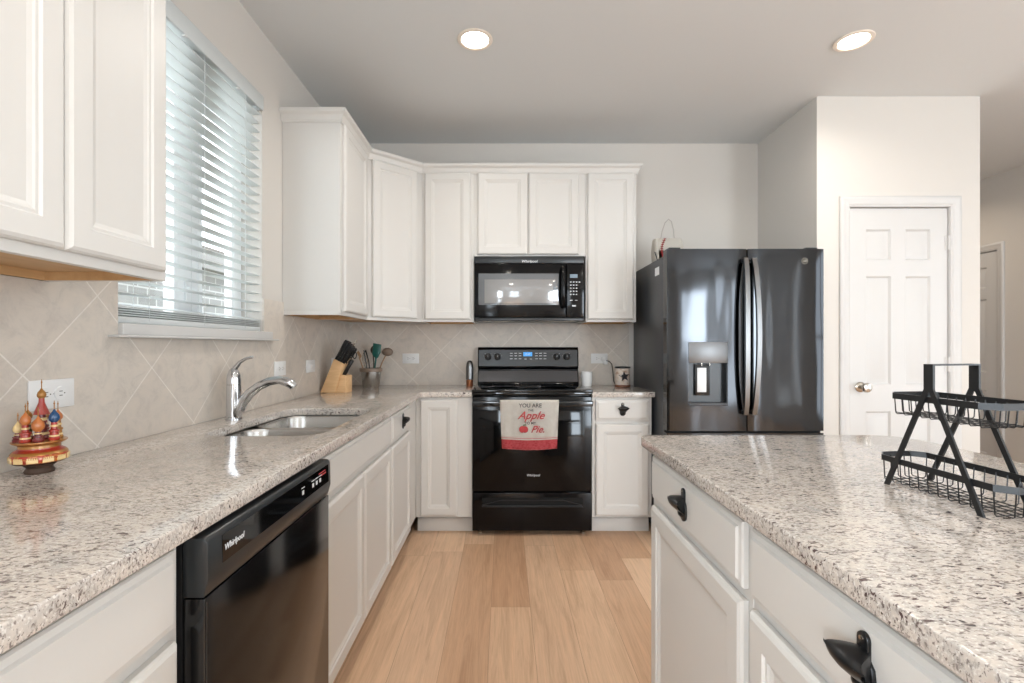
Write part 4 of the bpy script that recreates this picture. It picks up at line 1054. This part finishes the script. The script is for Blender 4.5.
# utensil crock
UX, UY = -.945, 3.44
uc = empty('utensil_crock', (UX, UY, CZ1), label='steel utensil crock with a taupe rim beside the knife block', cat='crock')
finish(MB().lathe([(.055, 0), (.057, .004), (.070, .115), (.066, .115), (.054, .008), (0, .008)], c=(UX, UY, CZ1), seg=32), 'crock_body', M['steel'], uc, True)
finish(MB().lathe([(.0705, .112), (.079, .114), (.080, .137), (.074, .139), (.0665, .137), (.0665, .112), (.0705, .112)], c=(UX, UY, CZ1), seg=32), 'rim', M['taupe'], uc, True)
def up(u, v, dy=0): return (UX+(u-370)/141.5, UY+dy, HC-(v-346)/141.5)
def uten(name, label, cat, pieces):
    o = empty(name, (UX, UY, CZ1+.01), label=label, cat=cat, group=None)
    for nm, mb_, m_ in pieces: finish(mb_, nm, m_, o, True, 60)
base = (UX, UY, CZ1+.014)
e = up(371.5, 358)
uten('slotted_turner', 'teal slotted turner standing tallest in the utensil crock', 'utensil', [
    ('handle', MB().tube([(UX+.012, UY, CZ1+.014), up(374, 366), up(375, 358)], [.006, .006, .007], 8), M['teal']),
    ('blade', MB().prism([(p[0]*1.0, p[1]) for p in [(up(a, b)[0], up(a, b)[2]) for a, b in ((374.5, 358.5), (371.2, 354.5), (372.2, 343), (380.5, 344.5), (379.8, 352), (377, 358))]], 'y', UY-.004, UY+.004, .002), M['teal'])])
uten('ladle', 'dark brown ladle behind the teal turner in the crock', 'utensil', [
    ('handle', MB().tube([(UX-.005, UY+.02, CZ1+.014), up(372, 366, .02), up(371.5, 355, .02)], .005, 8), M['dark_wood']),
    ('bowl', MB().sphere(up(372.5, 350, .024), .032, .9, .45, 1.0), M['dark_wood'])])
uten('wooden_spoon', 'round grey brown spoon leaning right out of the crock', 'utensil', [
    ('handle', MB().tube([(UX+.02, UY+.01, CZ1+.014), up(380, 364, .015), up(384, 356, .015)], .005, 8), M['tan_wood']),
    ('bowl', MB().sphere(up(386, 352, .015), .040, 1.0, .3, .75, mtx=None), mat('spoon_grey_brown', (112, 96, 82), .45))])
wp = []
for s in (-1, -.4, .4, 1):
    loop = [(UX-.02, UY-.01, CZ1+.10)]
    for t in (0, .25, .5, .75, 1): loop.append((up(364.5, 362)[0]+s*.020*math.sin(math.pi*(.15+.8*t))+(-.0)*t, UY-.012, HC-(364-13*t-346)/141.5))
    wp.append(loop)
wm = MB()
for lp in wp: wm.tube(lp, .0022, 6)
uten('whisk', 'steel wire whisk at the left of the utensil crock', 'utensil', [('wires', wm, M['nickel']), ('handle', MB().tube([(UX-.012, UY-.005, CZ1+.014), (UX-.02, UY-.01, CZ1+.10)], .007, 8), M['nickel'])])
tg = MB().tube([(UX+.0, UY-.03, CZ1+.014), up(366, 362, -.03), up(364, 350, -.03)], .004, 6).tube([(UX+.006, UY-.03, CZ1+.014), up(369, 362, -.03), up(365.8, 350, -.03)], .004, 6)
uten('tongs', 'dark narrow tongs in front of the whisk in the crock', 'utensil', [('arms', tg, M['black_satin'])])
uten('spatula', 'light wood spatula leaning left beside the whisk', 'utensil', [
    ('handle', MB().tube([(UX-.015, UY-.035, CZ1+.02), up(362, 364, -.035), up(359.5, 357, -.035)], .0045, 8), M['tan_wood']),
    ('blade', MB().prism([(up(a, b)[0], up(a, b)[2]) for a, b in ((360.5, 358.5), (357, 352.5), (359, 350.5), (362.2, 356))], 'y', UY-.038, UY-.032, .001), M['tan_wood'])])

# pepper mill
PX, PY = -.252, 3.545
pm = empty('pepper_mill', (PX, PY, CZ1), label='slim steel pepper mill on the counter left of the range', cat='pepper mill')
finish(MB().lathe([(.024, 0), (.025, .003), (.025, .045), (.022, .048), (0, .048)], c=(PX, PY, CZ1)), 'base', M['copper'], pm, True)
finish(MB().lathe([(.022, .048), (.0275, .052), (.0275, .135), (.024, .165), (.017, .182), (.010, .188), (0, .189)], c=(PX, PY, CZ1)), 'mill_body', M['handle_steel'], pm, True)
# white cup
cx_, cy_ = .610, 3.565
wc = empty('white_cup', (cx_, cy_, CZ1), label='plain white ceramic cup on the counter right of the range', cat='cup')
finish(MB().lathe([(.034, 0), (.037, .004), (.041, .104), (.038, .105), (.034, .012), (0, .010)], c=(cx_, cy_, CZ1), seg=28), 'cup_body', M['ceramic'], wc, True)
# warmer
wx, wy = .855, 3.49
wmr = empty('candle_warmer', (wx, wy, CZ1), label='speckled candle warmer with a dark star beside the refrigerator', cat='candle warmer')
finish(MB().lathe([(.050, .012), (.053, .018), (.053, .135), (.050, .140), (.047, .138), (.047, .10), (0, .10)], c=(wx, wy, CZ1), seg=32), 'warmer_body', M['stoneware'], wmr, True)
finish(MB().lathe([(.052, 0), (.056, .003), (.056, .014), (.052, .017), (0, .017)], c=(wx, wy, CZ1), seg=32), 'wood_base', mat('brown_base', (112, 66, 42), .45), wmr, True)
finish(MB().lathe([(.053, .134), (.0565, .136), (.0565, .144), (.053, .146), (.046, .145), (.046, .134), (.053, .134)], c=(wx, wy, CZ1), seg=32), 'rim', M['black_satin'], wmr, True)
star = []
for i in range(10):
    rr = .040 if i % 2 == 0 else .017; a = R(90+36*i+6); star.append((rr*math.cos(a), rr*math.sin(a)))
b = bmesh.new(); cc = b.verts.new((wx, wy-.0585, CZ1+.078)); vsr = []
for p in star: vsr.append(b.verts.new((wx+p[0], wy-math.sqrt(max(0, .0545**2-p[0]**2))-.001, CZ1+.078+p[1])))
for i in range(10): b.faces.new((cc, vsr[i], vsr[(i+1) % 10]))
bmesh.ops.solidify(b, geom=list(b.faces), thickness=.002); mb = MB(); mb.bm.free(); mb.bm = b
finish(mb, 'star', mat('dark_star', (52, 46, 50), .45), wmr, True)
pc = empty('power_cord', (.745, 3.645, 1.10), label='black power cord with white plug from outlet to candle warmer', cat='cord')
finish(MB().box(.735, .765, 3.625, 3.652, 1.095, 1.120, .004).box(.745, .775, 3.612, 3.630, 1.070, 1.095, .004), 'plug', M['plate'], pc, True)
finish(MB().tube([(.765, 3.625, 1.098), (.785, 3.62, 1.095), (.805, 3.615, 1.075), (.812, 3.61, 1.02), (.815, 3.60, .95), (.825, 3.58, .919), (.850, 3.56, .919)], .003, 8), 'cord', M['black_satin'], pc, True)

# ================================================================== wire rack on the island
rk = empty('wire_basket_rack', (.878, .953, CZ1), R(2.0), 'black two tier wire basket rack standing on the island', 'rack')
def A(x, y, z_): return (x, y, z_)
HWX = .059
fm_parts = []
for s in (-1, 1):
    x = s*HWX; oy = -.018 if s < 0 else .008
    x2 = x
    for t in (-1, 1):
        finish(MB().prism([(oy+t*.099-.0055, 0), (oy+t*.099+.0055, 0), (oy+t*.004+.0055, .212), (oy+t*.004-.0055, .212)], 'x', x-.002, x+.002), 'leg', M['iron'], rk)
    finish(MB().box(x-.0022, x+.0022, oy-.010, oy+.010, .205, .2585), 'handle_upright', M['iron'], rk)
finish(MB().prism([(-HWX-.002, -.028), (-HWX-.002, -.008), (HWX+.002, .018), (HWX+.002, -.002)], 'z', .2565, .2595), 'handle', M['iron'], rk)
def basket(L, W, zr, zbm, dy):
    hx = W/2-.003; hy = L/2; ch = .022
    sk_ = .110                                        # the skew of the rim follows the frames
    def q(x, y): return (x, y+dy+x*sk_)
    rim = [q(-hx, -hy+ch), q(-hx, hy-ch), q(-hx+ch, hy), q(hx-ch, hy), q(hx, hy-ch), q(hx, -hy+ch), q(hx-ch, -hy), q(-hx+ch, -hy)]
    bk = finish(MB().tube([(p[0], p[1], zr) for p in rim], .001, closed=True, sq=(.0022, .012)), 'basket_rim', M['iron'], rk)
    wr_ = MB(); rr = .0011; n = int(L/.0245)
    for i in range(n+1):
        y = -hy+.024+(L-.048)*i/n; xx = hx-.002
        lo = [q(-xx, y), q(xx, y)]
        wr_.tube([(lo[0][0], lo[0][1], zr), (lo[0][0]+.003, lo[0][1], zbm+.003), (lo[0][0]+.006, lo[0][1], zbm), (lo[1][0]-.006, lo[1][1], zbm), (lo[1][0]-.003, lo[1][1], zbm+.003), (lo[1][0], lo[1][1], zr)], rr, 5)
    m_ = 5
    for i in range(m_):
        x = -hx+.022+(2*hx-.044)*i/(m_-1); e0 = hy-.003
        a, c = q(x, -e0), q(x, e0)
        wr_.tube([(a[0], a[1], zr), (a[0], a[1]+.003, zbm+.003), (a[0], a[1]+.006, zbm+.001), (c[0], c[1]-.006, zbm+.001), (c[0], c[1]-.003, zbm+.003), (c[0], c[1], zr)], rr, 5)
    finish(wr_, 'wire_grid', M['iron'], bk)
basket(.275, .118, .0545, .006, -.012)
basket(.222, .118, .190, .152, -.014)

# ================================================================== ceiling lights
def downlight(x, y, label, first=[None]):
    if first[0] is None:
        root = empty('recessed_light', (x, y, ZC), 0, label, 'ceiling light', 'recessed ceiling lights')
        finish(MB().lathe([(.066, -.001), (.086, -.001), (.089, -.004), (.086, -.007), (.070, -.0085), (.066, -.004), (.066, -.001)], seg=40), 'trim_ring', M['lamp_ring'], root)
        finish(MB().lathe([(.066, -.0035), (.03, -.005), (0, -.0055)], seg=32), 'lens', M['lamp'], root)
        first[0] = root
    else:
        root = copy_tree(first[0]); root.location = (x, y, ZC); root['label'] = label
    l = bpy.data.lights.new('downlight', 'AREA'); l.shape = 'DISK'; l.size = .13; l.energy = LAMP_W; l.color = (1.0, .945, .88) if y < 4 else (1.0, .84, .68); l.spread = R(150)
    o = bpy.data.objects.new('downlight', l); col.objects.link(o); o.location = (x, y, ZC-.010)
    return root
LAMP_W = 5.5
downlight(-.145, 2.42, 'lit recessed ceiling light above the range aisle')
downlight(1.756, 2.43, 'lit recessed ceiling light in front of the pantry door')
for x, y, where in ((-.145, .3, 'right above the camera, over the aisle'), (1.756, .3, 'over the near end of the island'), (-.145, -1.9, 'behind the camera on the left'), (1.756, -1.9, 'behind the camera in the middle'), (3.6, .3, 'beside the dining window on the right')):
    downlight(x, y, 'lit recessed ceiling light '+where)
downlight(3.65, 4.6, 'added recessed ceiling light out of sight in the hall behind the pantry')  # added warm lamp, hidden from view, to brighten the hall wall
